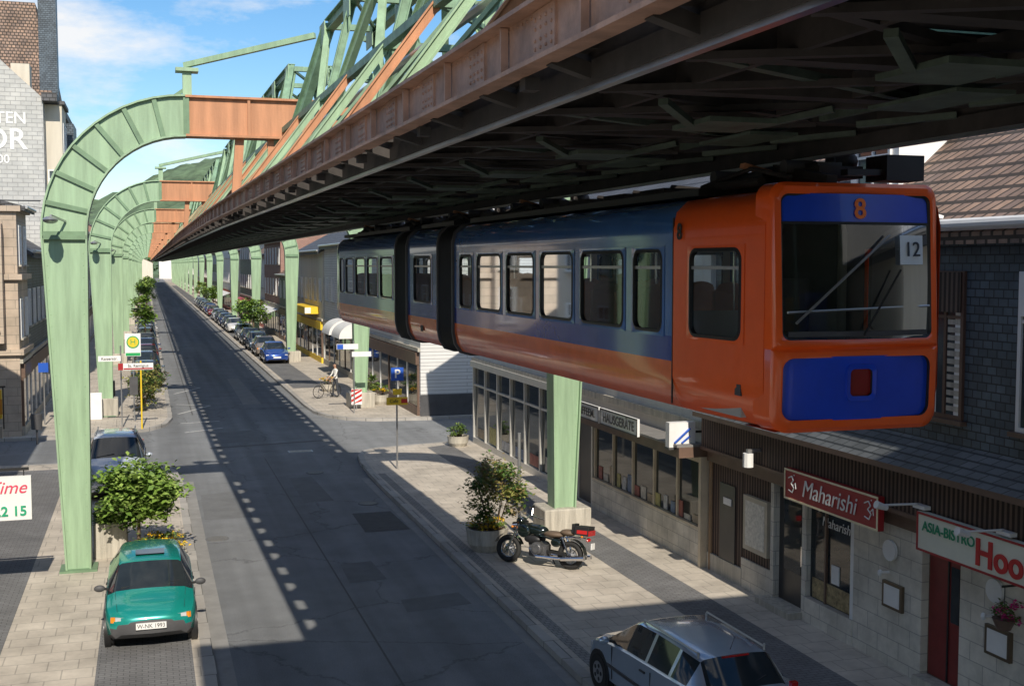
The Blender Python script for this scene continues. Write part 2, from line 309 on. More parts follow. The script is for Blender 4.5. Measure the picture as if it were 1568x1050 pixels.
def track(y0,y1):
    b=B('elevated_railway_track'); n=int(round((y1-y0)/bay)); ys=[y0+bay*i for i in range(n+1)]
    det=y0<80
    for i in range(n):
        ya,yb=ys[i],ys[i+1]; xa,xb=Xc(ya),Xc(yb)
        def S(o,z,w,h,mat): b.beam((xa+o,ya,z),(xb+o,yb,z),w,h,mat)
        for sg in (-1,1):
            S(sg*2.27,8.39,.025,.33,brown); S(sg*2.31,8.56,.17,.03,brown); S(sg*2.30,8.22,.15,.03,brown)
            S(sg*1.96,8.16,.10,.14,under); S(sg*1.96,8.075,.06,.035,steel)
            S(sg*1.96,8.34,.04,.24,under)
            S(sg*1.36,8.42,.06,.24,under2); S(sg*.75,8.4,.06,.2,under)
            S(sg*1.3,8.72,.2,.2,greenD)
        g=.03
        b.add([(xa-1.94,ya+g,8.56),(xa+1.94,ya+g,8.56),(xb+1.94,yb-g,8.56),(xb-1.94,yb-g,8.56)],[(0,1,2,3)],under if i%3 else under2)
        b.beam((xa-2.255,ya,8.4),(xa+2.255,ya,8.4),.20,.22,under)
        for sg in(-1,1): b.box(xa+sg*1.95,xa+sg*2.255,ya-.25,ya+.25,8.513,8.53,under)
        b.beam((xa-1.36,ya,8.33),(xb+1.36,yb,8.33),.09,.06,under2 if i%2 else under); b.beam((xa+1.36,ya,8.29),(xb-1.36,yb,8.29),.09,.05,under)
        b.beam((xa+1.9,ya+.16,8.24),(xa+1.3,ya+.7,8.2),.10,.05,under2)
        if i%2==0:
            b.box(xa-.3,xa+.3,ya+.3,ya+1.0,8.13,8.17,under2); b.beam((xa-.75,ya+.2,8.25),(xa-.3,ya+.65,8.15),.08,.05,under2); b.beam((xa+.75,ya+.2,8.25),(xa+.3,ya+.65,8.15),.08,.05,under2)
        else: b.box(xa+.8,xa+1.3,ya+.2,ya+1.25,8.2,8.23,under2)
        for sg in(-1,1):
            xo=xa+sg*2.285
            b.box(xo-.012,xo+.012,ya-.2,ya+.2,8.26,8.54,brown)
            b.box(xo-.02,xo+sg*.07,ya+bay/2-.015,ya+bay/2+.015,8.25,8.54,brown)
            if det and sg<0 and ya<24:
                for ry in (-.15,-.05,.05,.15):
                    for rz in (8.31,8.36,8.43,8.485): b.ell((xo-.014,ya+ry,rz),(.012,.013,.013),brown,6,4)
                for k in range(11): b.ell((xo-.005,ya+.25+k*.09,8.275),(.012,.01,.01),brown,5,3); b.ell((xo-.005,ya+.25+k*.09,8.515),(.012,.01,.01),brown,5,3)
            b.beam((xa+sg*2.25,ya,8.24),(xa+sg*1.98,ya,8.16),.1,.09,under)
            if i%2: b.box(xa+sg*2.2-.05,xa+sg*2.2+.05,ya+.5,ya+.62,8.12,8.2,under)
    m=n//2; 
    HW=.5;ZT=12.0
    def Tp(i,sg,top):
        y=ys[min(i*2,n)]; x=Xc(y)
        return Vector((x+sg*(HW if top else 1.3),y,ZT if top else 8.85))
    for sg in(-1,1):
        for i in range(m):
            if 1<=i<m-1:
                b.angle(Tp(i,sg,1),Tp(i+1,sg,1),.24,greenD)
            a,c=Tp(i,sg,0),Tp(i+1,sg,0)
            if i==0: b.angle(a+Vector((0,.7,0)),Tp(1,sg,1),.24,greenD)
            elif i==m-1: b.angle(c-Vector((0,.7,0)),Tp(m-1,sg,1),.24,greenD)
            else:
                if i%2: b.angle(Tp(i,sg,1),c,.16,green)
                else: b.angle(a,Tp(i+1,sg,1),.16,green)
            if i>0 and i%2==0:
                b.angle(Tp(i,sg,0),Tp(i,sg,1),.13,greenD)
            w_=Vector((a.x+sg*-.2,a.y,10.1))
            b.angle((a.x+sg*.95,a.y,8.56),w_,.10,rust if i%2 else green)
            q=(a+c)/2; b.beam((q.x+sg*.95,q.y,8.56),w_,.04,.04,green)
            b.beam(w_,Vector((c.x+sg*-.2,c.y,10.1)),.12,.12,greenD)
            b.box(a.x-.03,a.x+.03,a.y-.28,a.y+.28,8.85,9.25,green)
            if 0<i<m :
                t=Tp(i,sg,1); b.box(t.x-.14,t.x-.12,t.y-.35,t.y+.35,ZT-.4,ZT+.05,green)
    for i in range(1,m):
        b.beam(Tp(i,-1,1),Tp(i,1,1),.12,.12,greenD)
        if i<m-1:
            b.beam(Tp(i,-1,1),Tp(i+1,1,1),.06,.06,greenD)
        b.beam((Xc(ys[2*i])-1.1,ys[2*i],10.1),(Xc(ys[2*i])+1.1,ys[2*i],10.1),.1,.1,greenD)
        if i<m-1: b.beam((Xc(ys[2*i])-1.1,ys[2*i],10.1),(Xc(ys[2*i+2])+1.1,ys[2*i+2],10.1),.06,.06,greenD)
    for i in range(m):
        y=ys[2*i]; yb=ys[2*i+2]; b.cyl((Xc(y)-1.42,y,9.45),(Xc(yb)-1.42,yb,9.45),.05,.05,silverM,6)
    return b.finish()
track(28-28.3,28)
for a,c in zip(PY,PY[1:]): track(a,c)
b=B('station_building'); stm=M('station_roof_metal',(.3,.31,.32),.6); b.box(-.1,12.1,-30,4.9,12.7,13.0,stm); b.box(-.1,3.0,-30,-.6,4.6,5.3,concrete); b.box(9,11.6,-30,-.6,4.6,5.3,concrete)
b.box(-.1,.1,-30,-.6,5.3,12.7,greenR); b.box(11.6,11.8,-30,-.6,5.3,12.7,greenR); b.box(-.1,11.8,-30.2,-30,4.6,12.7,stm)  # end wall is out of view, added to darken reflections in the train front
for yy in(-28,-15,-2): b.box(.1,.4,yy,yy+.4,.1,4.6,concrete); b.box(11.3,11.59,yy,yy+.4,.1,4.6,concrete); b.box(8.6,8.8,yy,yy+.2,5.3,12.7,green)
for yy in range(-28,0,4): b.box(3.05,8.55,yy,yy+.25,12.3,12.7,green); b.box(9.5,11.3,yy,yy+1.5,5.31,7.3,(concrete,yellowM,blueM)[yy//4%3])
b.finish()

# ------------------------------------------------------------------ train
orange=M('train_orange',(.95,.125,.016),.28,var=.06,coat=.5)
orangeD=M('train_orange_side',(.92,.165,.045),.22,var=.14,coat=.6)
tblue=M('train_blue',(.012,.065,.60),.3,var=.1,coat=.3)
tnavy=M('train_navy_band',(.015,.05,.32),.18,.05,var=.12,coat=.7)
tdark=M('train_petrol',(.05,.155,.42),.18,.0,var=.22,coat=.7,scale=.8)
tint=M('train_interior',(.42,.40,.36),.7,var=.1)
seatm=M('train_seat',(.30,.11,.05),.7,var=.2)
TY=9.8
def TT(p):
    y=TY+p[1]; return (6.72-.018*y+p[0],y,p[2])
def rr(l0,l1,z0,z1,r,n=6):
    if not isinstance(r,(tuple,list)): r=(r,)*4
    out=[]
    for k,(cx,cz,a0) in enumerate(((l1,z1,0),(l0,z1,90),(l0,z0,180),(l1,z0,270))):
        q=r[k]; ox=cx-q if k in(0,3) else cx+q; oz=cz-q if k<2 else cz+q
        for i in range(n+1):
            t=math.radians(a0+90*i/n); out.append((ox+q*math.cos(t),oz+q*math.sin(t)))
    return out
prof=[(.78,5.40),(.96,5.45),(1.06,5.60),(1.1,5.80),(1.1,5.96),(1.1,6.23),(1.1,7.19),(1.1,7.38),(1.055,7.56),(.93,7.68),(.5,7.75),(0,7.77)]
b=B('suspension_train'); b.T=TT
def kf(s):
    k=1
    if s<1.8: k=1-.115*((1.8-s)/1.7)**1.6
    if s>22.4: k=1-.15*((s-22.4)/1.2)**1.6
    return k
def section(s0,s1,wins,matf):
    cuts=sorted(set([s0,s1]+[w for ab in wins for w in ab]+([.3,.6,1.0,1.4,1.8] if s0<1 else [])+([22.4,22.8,23.2,23.45] if s1>22 else [])))
    for a,c in zip(cuts,cuts[1:]):
        mid=(a+c)/2; op=any(w0<mid<w1 for w0,w1 in wins)
        for sg in(-1,1):
            for i in range(len(prof)-1):
                if i==5 and op: continue
                p,q=prof[i],prof[i+1]
                b.add([(sg*p[0]*kf(a),a,p[1]),(sg*p[0]*kf(c),c,p[1]),(sg*q[0]*kf(c),c,q[1]),(sg*q[0]*kf(a),a,q[1])],[(0,1,2,3)],matf(mid,(p[1]+q[1])/2),True)
                if i>1:
                    zz=lambda z: 6.6+(z-6.6)*.965
                    b.add([(sg*p[0]*kf(a)*.96,a,zz(p[1])),(sg*p[0]*kf(c)*.96,c,zz(p[1])),(sg*q[0]*kf(c)*.96,c,zz(q[1])),(sg*q[0]*kf(a)*.96,a,zz(q[1]))],[(0,1,2,3)],darkgrey if mid<1.8 else tint)
        b.add([(-.78*kf(a),a,5.4),(.78*kf(a),a,5.4),(.78*kf(c),c,5.4),(-.78*kf(c),c,5.4)],[(0,1,2,3)],under)
    for (w0,w1) in wins:
        for sg in(-1,1):
            def Q(p,o): return (sg*(1.1*kf(p[0])+o),p[0],p[1])
            m0=matf((w0+w1)/2,6.7)
            ou=rr(w0-.012,w1+.012,6.215,7.205,.01); i1=rr(w0+.03,w1-.03,6.25,7.17,.13); i2=rr(w0+.065,w1-.065,6.285,7.135,.10)
            b.loops([Q(p,.006) for p in ou],[Q(p,.010) for p in i1],m0)
            b.loops([Q(p,.010) for p in i1],[Q(p,.018) for p in i2],black); b.loops([Q(p,.018) for p in i2],[Q(p,-.03) for p in i2],black)
            b.add([Q(p,-.012) for p in rr(w0+.03,w1-.03,6.25,7.17,.1)],[tuple(range(28))],glassT)
            if w1-w0>.8: 
                b.add([Q((w0+.06,6.95),.0),Q((w1-.06,6.95),.0),Q((w1-.06,6.985),.0),Q((w0+.06,6.985),.0)],[(0,1,2,3)],silverM)
def side(s,z):
    if s<1.8: return orange
    return orangeD if z<5.96 else tnavy if z<6.2 else tdark
section(.1,10.6,[(.42,1.45),(2.0,2.85),(3.05,4.5),(4.7,6.05),(6.25,7.6),(7.8,9.2),(9.4,10.25)],side)
section(11.7,14.2,[(12.2,13.7)],side)
section(15.3,23.6,[(15.6,17.0),(17.2,18.5),(18.7,20.0),(20.2,21.4),(21.6,22.3)],side)
for s0,s1 in((1.8,10.6),(11.7,14.2),(15.3,23.2)):
    b.box(-.8,.8,s0,s1,7.74,7.82,black)
for s0,s1 in((10.6,11.7),(14.2,15.3)):
    k=13
    rings=[]
    for i in range(k+1):
        s=s0+(s1-s0)*i/k; q=.95 if i%2 else 1.0
        if i in(0,k): q=1.03
        h=[(-p[0]*q,s,6.6+(p[1]-6.6)*(q+.0)) for p in prof]+[(p[0]*q,s,6.6+(p[1]-6.6)*q) for p in prof[::-1]]
        rings.append(h)
    for A,C in zip(rings,rings[1:]): b.loops(A,C,black)
    for s in (s0-.02,s1-.06):
        h0=[(-p[0]*1.0,s,p[1]) for p in prof]+[(p[0],s,p[1]) for p in prof[::-1]]
        h1=[(x*1.035,s,6.6+(z-6.6)*1.03) for x,_,z in h0]; h2=[(x,s+.08,z) for x,_,z in h1]; h3=[(x,s+.08,z) for x,_,z in h0]
        b.loops(h0,h1,darkgrey); b.loops(h1,h2,darkgrey); b.loops(h2,h3,darkgrey)
b.box(-.98,.98,.5,10.5,5.5,5.62,tint); b.box(-.98,.98,11.8,14.1,5.5,5.62,tint); b.box(-.98,.98,15.4,23,5.5,5.62,tint)
b.box(-.8,.8,.3,10.5,7.6,7.63,tint)
for s in [2.6,3.4,4.2,5,5.8,6.6,7.4,8.2,9,12.9,16,16.8,17.6,18.4,19.2,20,20.8]:
    for sg in(-1,1):
        b.box(sg*.45,sg*.9,s,s+.42,6.0,6.08,seatm); b.box(sg*.45,sg*.9,s+.36,s+.44,6.08,6.66,seatm); b.ell((sg*.68,s+.4,6.68),(.2,.05,.1),seatm,10,6)
for s in(3,5.2,7.6,9.6): b.cyl((.3,s,5.6),(.3,s,7.6),.018,.018,chrome,6); b.cyl((-.3,s,5.6),(-.3,s,7.6),.018,.018,chrome,6)
b.box(-.9,.9,1.75,1.79,5.6,6.5,tint); b.box(.2,.9,1.75,1.79,6.5,7.6,darkgrey)
b.box(-.78,.74,.25,.75,5.6,6.32,darkgrey); b.box(-.35,.2,1.2,1.32,6.0,6.85,darkgrey); b.box(-.35,.2,.95,1.32,5.95,6.05,darkgrey)
# ---- front face
def fs(l,z): return -.02-.11*(1-((l+.035)/1.0)**2)+.05*((z-6.2)/1.2)**2
def FP(p,o=0): return (p[0],fs(p[0],p[1])+o,p[1])
def ring(A,C,oa,oc,mat): b.loops([FP(p,oa) for p in A],[FP(p,oc) for p in C],mat,True)
RX=.875
UO=rr(-.965,RX,6.205,7.775,(.15,.15,0.001,.001),8); UI=rr(-.865,RX-.10,6.29,7.665,.08,8); UI2=rr(-.845,RX-.12,6.31,7.645,.07,8)
LO=rr(-.965,RX,5.41,6.205,(.001,.001,.18,.18),8); LI=rr(-.855,RX-.11,5.53,6.12,.11,8)
UM=[(a[0]*.65+c[0]*.35,a[1]*.65+c[1]*.35) for a,c in zip(UO,UI)]; LM=[(a[0]*.65+c[0]*.35,a[1]*.65+c[1]*.35) for a,c in zip(LO,LI)]
ring(UO,UM,.02,-.01,orange); ring(UM,UI,-.01,0,orange); ring(UI,UI2,0,.02,black); ring(UI2,UI2,.02,.08,black)
ring(LO,LM,.02,-.01,orange); ring(LM,LI,-.01,0,orange); ring(LI,LI,0,.05,black)
b.loops([FP(p,.02) for p in UO],[(p[0]*1.01,.28,p[1]) for p in UO],orange,True); b.loops([FP(p,.02) for p in LO],[(p[0]*1.01,.28,p[1]) for p in LO],orange,True)
def pan(l0,l1,z0,z1,o,mat,n=12,m=4):
    v=[];f=[]
    for j in range(m+1):
        for i in range(n+1):
            l=l0+(l1-l0)*i/n; z=z0+(z1-z0)*j/m; v.append(FP((l,z),o))
    for j in range(m):
        for i in range(n): f.append((j*(n+1)+i,j*(n+1)+i+1,(j+1)*(n+1)+i+1,(j+1)*(n+1)+i))
    b.add(v,f,mat,True)
pan(-.86,RX-.1,7.40,7.67,.03,tblue); pan(-.86,RX-.1,7.38,7.405,.022,black,12,1); pan(-.86,RX-.1,6.29,7.4,.035,glassT)
lo=rr(-.19,.13,5.70,6.05,.06); lq=rr(-.15,.09,5.745,6.005,.045)
for (a_,c_,d_,e_) in((-.86,-.17,5.52,6.13),(.11,RX-.1,5.52,6.13),(-.17,.11,5.52,5.73),(-.17,.11,6.02,6.13)): pan(a_,c_,d_,e_,.045,tblue,4,3)
ring(lo,lo,.045,.02,tblue); ring(lo,lq,.02,.03,tblue); ring(lq,lq,.03,.075,black); b.add([FP(p,.06) for p in lq],[tuple(range(len(lq)))],M('tail_lamp_red',(.24,.01,.012),.2,var=.1,coat=.3))
b.cyl((-.80,-.03,6.55),(.76,-.03,6.60),.013,.013,silverM,6); b.cyl((-.75,-.10,6.45),(.25,-.10,7.28),.013,.013,silverM,6)
b.beam((-.05,-.15,6.33),(.35,-.14,6.95),.018,.012,black)
pan(.38,.66,7.0,7.28,.0,M('route_board',(.75,.82,.88),.5,var=.05),2,2)
pan(-.8,.73,6.32,6.37,.015,darkgrey,8,1)
b.add([(-.9,.0,5.42),(.83,.0,5.42),(.78,.8,5.39),(-.78,.8,5.39)],[(0,1,2,3)],orangeD)
def bogie(s):
    for ds in(-.75,.75):
        b.box(-.14,.14,s+ds-.3,s+ds+.3,7.95,8.02,black); b.cyl((-.34,s+ds,7.98),(.02,s+ds,7.98),.08,.08,darkgrey,10)
        b.beam((.24,s+ds,7.9),(.24,s+ds,8.3),.16,.1,under); b.ell((.34,s+ds,8.05),(.14,.2,.12),under)
    b.beam((.1,s-1.1,7.92),(.1,s+1.1,7.92),.5,.12,under); b.box(-.35,.5,s-.35,s+.35,7.78,7.98,black)
    b.beam((.45,s-.5,7.9),(.4,s+.5,8.15),.08,.06,under); b.tube([(-.4,s-1,7.86),(-.45,s-.3,8.0),(-.4,s+.9,7.88)],.025,under,6)
    b.cyl((-.5,s-.6,7.85),(-.5,s+.6,7.85),.05,.05,under,8); b.beam((-.1,s-.2,7.95),(-.5,s-.2,8.04),.1,.05,rust)
for s in(1.6,8.9,13.0,16.9,22): bogie(s)
for s in(3.4,4.6,5.9,7.0,10.4,18.6,20): b.box(-.45,.35,s,s+.7,7.8,7.93,under); b.cyl((.3,s+.1,7.9),(.1,s+.9,8.0),.04,.04,under,6)
b.box(.45,.88,.25,.6,7.83,8.08,black); b.beam((0,.3,7.9),(.8,.4,7.92),.1,.06,black); b.beam((-.2,.2,7.82),(-.2,1.2,8.0),.12,.08,under)
b.box(-1.108,-1.10,12.9,13.1,5.68,5.8,black)
b.box(-1.103,-1.09,1.78,1.80,5.5,7.5,black)
b.box(-1.02,-.995,.45,.56,5.72,5.83,darkgrey)
tr=b.finish(recalc='weld',angle=40)
x,y,z=TT((-.05,fs(-.05,7.52)+.018,7.52)); text('8',(x,y,z),(85,0,0),.27,M('led_orange',(.95,.22,.03),.5,var=.05),tr,'route_number',bold=.004)
x,y,z=TT((-1.1,1.62,7.34)); text('8',(x-.012,y,z),FX,.24,black,tr,'car_number',bold=.004)
x,y,z=TT((.52,fs(.52,7.14)-.014,7.14)); text('12',(x,y,z),(86,0,7),.2,M('dark_text',(.03,.04,.06),.5),tr,'run_number')

# ------------------------------------------------------------------ cars
hl=M('headlamp',(.75,.77,.8),.08,.3,var=.15,coat=1); rl=M('tail_light',(.5,.01,.01),.15,var=.15,coat=1); am=M('indicator_amber',(.8,.25,.02),.2,var=.1)
def car(cx,cy,ang,L,W,H,paint,kind='hatch',name='parked_car',detail=True,bump=None,plate=None):
    b=B(name); ca=math.radians(ang); fw=Vector((-math.sin(ca),math.cos(ca),0)); rt=Vector((fw.y,-fw.x,0)); C=Vector((cx,cy,.12 if (cx<1.0 or cx>7.2) else 0))
    b.T=lambda p: C+rt*p[0]+fw*(L/2-p[1])+Vector((0,0,p[2]))
    w=W/2
    if kind=='hatch':
        st=[(0,.74,.34,.52,.56,.66),(.012,.88,.27,.6,.64,.8),(.05,.96,.22,.70,.735,.84),(.13,1,.2,.78,.83,.85),(.25,1,.2,.87,.93,.84),(.40,1,.2,.90,1.33,.70),(.43,1,.2,.905,1.365,.70),(.60,1,.2,.92,1.39,.70),(.625,1,.2,.92,1.39,.70),(.80,1,.2,.94,1.365,.69),(.90,.99,.22,.95,1.33,.66),(.965,.96,.25,.94,.97,.78),(.99,.92,.3,.82,.86,.78),(1,.82,.36,.6,.64,.7)]
        glT=((.25,.40),(.90,.965)); glS=((.27,.43),(.43,.60),(.625,.80))
    elif kind=='mpv':
        st=[(0,.72,.34,.5,.54,.6),(.012,.88,.27,.6,.64,.8),(.05,.96,.22,.70,.74,.82),(.12,1,.2,.80,.85,.83),(.21,1,.2,.88,.94,.83),(.38,1,.2,.93,1.34,.71),(.42,1,.2,.94,1.385,.71),(.55,1,.2,.955,1.4,.71),(.57,1,.2,.96,1.4,.71),(.73,1,.2,.975,1.385,.70),(.75,1,.2,.98,1.38,.70),(.86,.99,.22,.99,1.34,.67),(.96,.96,.25,.95,.98,.78),(.99,.93,.3,.82,.86,.78),(1,.82,.36,.56,.6,.7)]
        glT=((.21,.38),(.86,.96)); glS=((.24,.42),(.42,.55),(.57,.73),(.75,.85))
    else:
        st=[(0,.72,.34,.5,.54,.6),(.012,.88,.27,.6,.64,.8),(.05,.96,.22,.70,.74,.84),(.14,1,.2,.78,.83,.85),(.27,1,.2,.86,.92,.84),(.42,1,.2,.89,1.32,.70),(.45,1,.2,.9,1.36,.70),(.57,1,.2,.91,1.39,.70),(.59,1,.2,.91,1.39,.70),(.73,1,.2,.92,1.33,.69),(.85,1,.22,.92,.97,.80),(.96,.96,.25,.9,.94,.8),(.99,.92,.3,.8,.84,.78),(1,.82,.36,.6,.64,.7)]
        glT=((.27,.42),(.73,.85)); glS=((.3,.45),(.45,.57),(.59,.73))
    zf=lambda z:.2+(z-.2)*(H-.2)/1.2 if z>.45 else z
    rings=[]
    for t,wf,zl,zb,zt,rw in st:
        zb=zf(zb);zt=zf(zt); ww=w*wf
        h=[(0,zl-.02),(ww*.86,zl-.02),(ww*.97,zl+.06),(ww,zl+(zb-zl)*.55),(ww*.975,zb-.03),(ww*.945,zb),(w*rw*wf,zt-.03),(w*rw*.9*wf,zt),(w*rw*.5*wf,zt+.018),(0,zt+.024)]
        rings.append((t,h))
    def inr(t,rg): return any(a-1e-6<=t<=c+1e-6 for a,c in rg)
    bow=lambda p,t:(L*.028*(p[0]/w)**2 if t<.06 else (-L*.018*(p[0]/w)**2 if t>.95 else 0))
    for (t0,h0),(t1,h1) in zip(rings,rings[1:]):
        mid=(t0+t1)/2
        for i in range(len(h0)-1):
            mat=paint
            if i>=6 and inr(mid,glT): mat=glassD
            if i==5 and inr(mid,glS): mat=glassD
            if i<=1: mat=bump or paint
            if i==2 and bump and (mid<.03 or mid>.985): mat=bump
            if i==0: mat=black
            for sg in(-1,1):
                q=[(sg*p[0],t*L+bow(p,t),p[1]) for p,t in((h0[i],t0),(h1[i],t1),(h1[i+1],t1),(h0[i+1],t0))]
                b.add(q,[(0,1,2,3)],mat,True)
    for t,h in (rings[0],rings[-1]):
        pts=[(p[0],t*L+bow(p,t),p[1]) for p in h]+[(-p[0],t*L+bow(p,t),p[1]) for p in h[::-1]]
        b.add(pts,[tuple(range(len(pts)))],bump or paint,False)
    wr=.29*max(1,L/3.9)
    for wy in (L*.17,L*.82):
        for sg in(-1,1):
            b.cyl((sg*(w-.1),wy,wr+.02),(sg*(w+.004),wy,wr+.02),wr+.055,wr+.055,black,24)
            b.cyl((sg*(w-.16),wy,wr),(sg*(w+.012),wy,wr),wr,wr,tyre,24); b.cyl((sg*(w-.1),wy,wr),(sg*(w+.018),wy,wr),wr*.62,wr*.6,silverM,18)
            b.cyl((sg*(w),wy,wr),(sg*(w+.026),wy,wr),wr*.16,wr*.14,darkgrey,10)
            if detail:
                for k in range(5):
                    a=2*math.pi*k/5; b.cyl((sg*(w+.012),wy+math.cos(a)*wr*.38,wr+math.sin(a)*wr*.38),(sg*(w+.022),wy+math.cos(a)*wr*.38,wr+math.sin(a)*wr*.38),wr*.12,wr*.12,black,8)
    def surfbox(u0,u1,z0,z1,dy,mat,front=True):
        n=5
        for i in range(n):
            a=u0+(u1-u0)*i/n;c=u0+(u1-u0)*(i+1)/n
            y=lambda u:(L*.012+L*.028*(u/w)**2-dy) if front else (L*.992-L*.018*(u/w)**2+dy)
            e=.08 if front else -.08
            v=[(a,y(a),z0),(c,y(c),z0),(c,y(c)+e*.25,z1),(a,y(a)+e*.25,z1),(a,y(a)+e,z0),(c,y(c)+e,z0),(c,y(c)+e,z1),(a,y(a)+e,z1)]
            b.add(v,[(0,1,2,3),(3,2,6,7),(0,4,5,1),(0,3,7,4),(1,5,6,2)],mat)
    for sg in(-1,1):
        surfbox(sg*w*.46,sg*w*.76,zf(.555),zf(.645),.018,hl); surfbox(sg*w*.765,sg*w*.86,zf(.555),zf(.645),.016,am if detail and kind=='hatch' else hl)
        if kind=='mpv': 
            for k in range(4):
                z0=zf(.68+.08*k);z1=zf(.68+.08*(k+1)); o=.0+.012*k
                b.box(sg*w*(.83-o),sg*w*(.955-o),L*(.972-.006*k),L*(.992-.006*k),z0,z1,rl)
        else: surfbox(sg*w*.64,sg*w*.90,zf(.66),zf(.80),.012,rl,False)
        my=L*.30 if kind!='mpv' else L*.27
        b.ell((sg*(w+.10),my,zf(.96)),(.10,.05,.065),bump or paint); b.beam((sg*w*.93,my+.02,zf(.93)),(sg*(w+.04),my,zf(.95)),.04,.04,black)
        if detail:
            for ty in(.285,.61,.80 if kind!='hatch' else .61): b.box(sg*(w-.012),sg*(w+.001),L*ty,L*ty+.008,zf(.32),zf(.86),black)
            b.box(sg*(w-.01),sg*(w+.012),L*.25,L*.74,zf(.50),zf(.55),bump or darkgrey)
            b.box(sg*(w-.01),sg*(w+.015),L*.53,L*.57,zf(.79),zf(.815),black)
            b.beam((sg*w*.72,L*.05,zf(.745)),(sg*w*.78,L*.24,zf(.93)),.006,.006,black)
            if kind=='mpv':
                b.cyl((sg*w*.66,L*.43,H+.04),(sg*w*.63,L*.84,H+.0),.016,.016,silverM,6)
                for ty in(.43,.84): b.cyl((sg*w*.65,L*ty,H-.06),(sg*w*.65,L*ty,H+.03),.018,.018,silverM,6)
    surfbox(-w*.38,w*.38,zf(.575),zf(.625),.008,black)
    surfbox(-w*.55,w*.55,.30,.38,.016,black)
    b.box(-.26,.26,-.03,.01,.41,.52,white); b.box(-.26,.26,L-.01,L+.022,.5,.61,white)
    if detail:
        surfbox(-w*.8,w*.8,zf(.50),zf(.525),.016,black)
        yw=L*(.25 if kind=='hatch' else .21 if kind=='mpv' else .27)
        for o in(-.02,.52): b.beam((o,yw+.05,zf(.975)),(o-.5,yw+.12,zf(1.03)),.014,.012,black)
        if kind=='hatch':
            b.box(-w*.33,w*.33,L*.47,L*.58,zf(1.425),zf(1.432),glassD)
        b.cyl((.0,L*.83,H),(.0,L*.86,H+.22),.006,.004,black,5)
        if kind=='mpv': b.beam((-.05,L*.955,zf(1.0)),(.35,L*.93,zf(1.1)),.015,.015,black); b.box(-.22,.22,L*.855,L*.868,zf(1.335),zf(1.36),rl)
    o=b.finish(recalc='weld',angle=32)
    if plate:
        p=b.T((0,-.032,.465)); text(plate,p,(90,0,ang-180),.105,black,o,'number_plate_text',sx=.9,ext=.002)
    return o
def paint(n,c,metal=.3): return M('car_paint_'+n,c,.22,metal,var=.06,coat=.9,scale=1)
teal=paint('teal',(.012,.29,.25),.3); silver=paint('silver',(.48,.56,.65),.5)
car(-.04,23.35,180,3.55,1.6,1.34,teal,'hatch',plate='W-NK 1993',bump=darkgrey)
car(7.82,16.2,4,3.95,1.68,1.37,silver,'mpv')
car(-1.0,38.0,180,4.4,1.75,1.7,paint('white_blue',(.5,.56,.66)),'mpv')
cols=[('bluegrey',(.08,.12,.17)),('dark',(.025,.028,.035)),('maroon',(.2,.03,.03)),('navy',(.03,.05,.15)),('grey',(.2,.21,.22)),('dark',(.02,.022,.028)),('silver2',(.45,.47,.5))]
for i in range(9):
    n,c=cols[i%7]; car(-.12,70+i*7.2+R(),180 if i%2 else 0,4.1,1.7,1.45,paint(n,c),'hatch' if i%2 else 'sedan',detail=False)
cols=[('blue',(.02,.07,.32)),('taupe',(.26,.22,.19)),('bluegrey',(.06,.09,.13)),('dark',(.02,.022,.028)),('grey',(.15,.16,.17)),('white2',(.7,.7,.7)),('dark',(.02,.022,.028)),('navy',(.02,.04,.12)),('dark',(.02,.022,.028)),('silver2',(.4,.42,.45)),('maroon',(.16,.03,.03))]
yy=84.5
for i in range(17):
    n,c=cols[i%11]; car(8.55,yy,180,4.2,1.72,1.45,paint(n,c),('sedan','hatch','mpv')[i%3],detail=i<3); yy+=6.2+R()*1.5+(5 if i in(4,9) else 0)

# ------------------------------------------------------------------ motorcycle
b=B('parked_motorcycle'); rw=Vector((9.02,24.65,.12)); fwv=(Vector((7.9,25.7,.12))-rw).normalized(); rtv=Vector((fwv.y,-fwv.x,0))
lean=Matrix.Rotation(math.radians(8),3,fwv)
b.T=lambda p: rw+ lean@(fwv*p[0]+rtv*p[1]+Vector((0,0,p[2])))
mg=M('motorcycle_black_green',(.010,.016,.014),.12,.2,var=.1,coat=1); sil=M('engine_alloy',(.30,.30,.31),.35,.8,var=.3,scale=12)
for u in(0,1.55):
    b.torus((u,0,.32),(0,1,0),.255,.065,tyre,32,8); b.torus((u,0,.32),(0,1,0),.2,.018,chrome,24,6); b.cyl((u,-.08,.32),(u,.08,.32),.05,.05,chrome,10)
    b.cyl((u,.05,.32),(u,.06,.32),.13,.13,silverM,20)
    for k in range(8):
        a=math.pi*k/4; b.cyl((u,0,.32),(u+.2*math.cos(a),0,.32+.2*math.sin(a)),.009,.009,chrome,4)
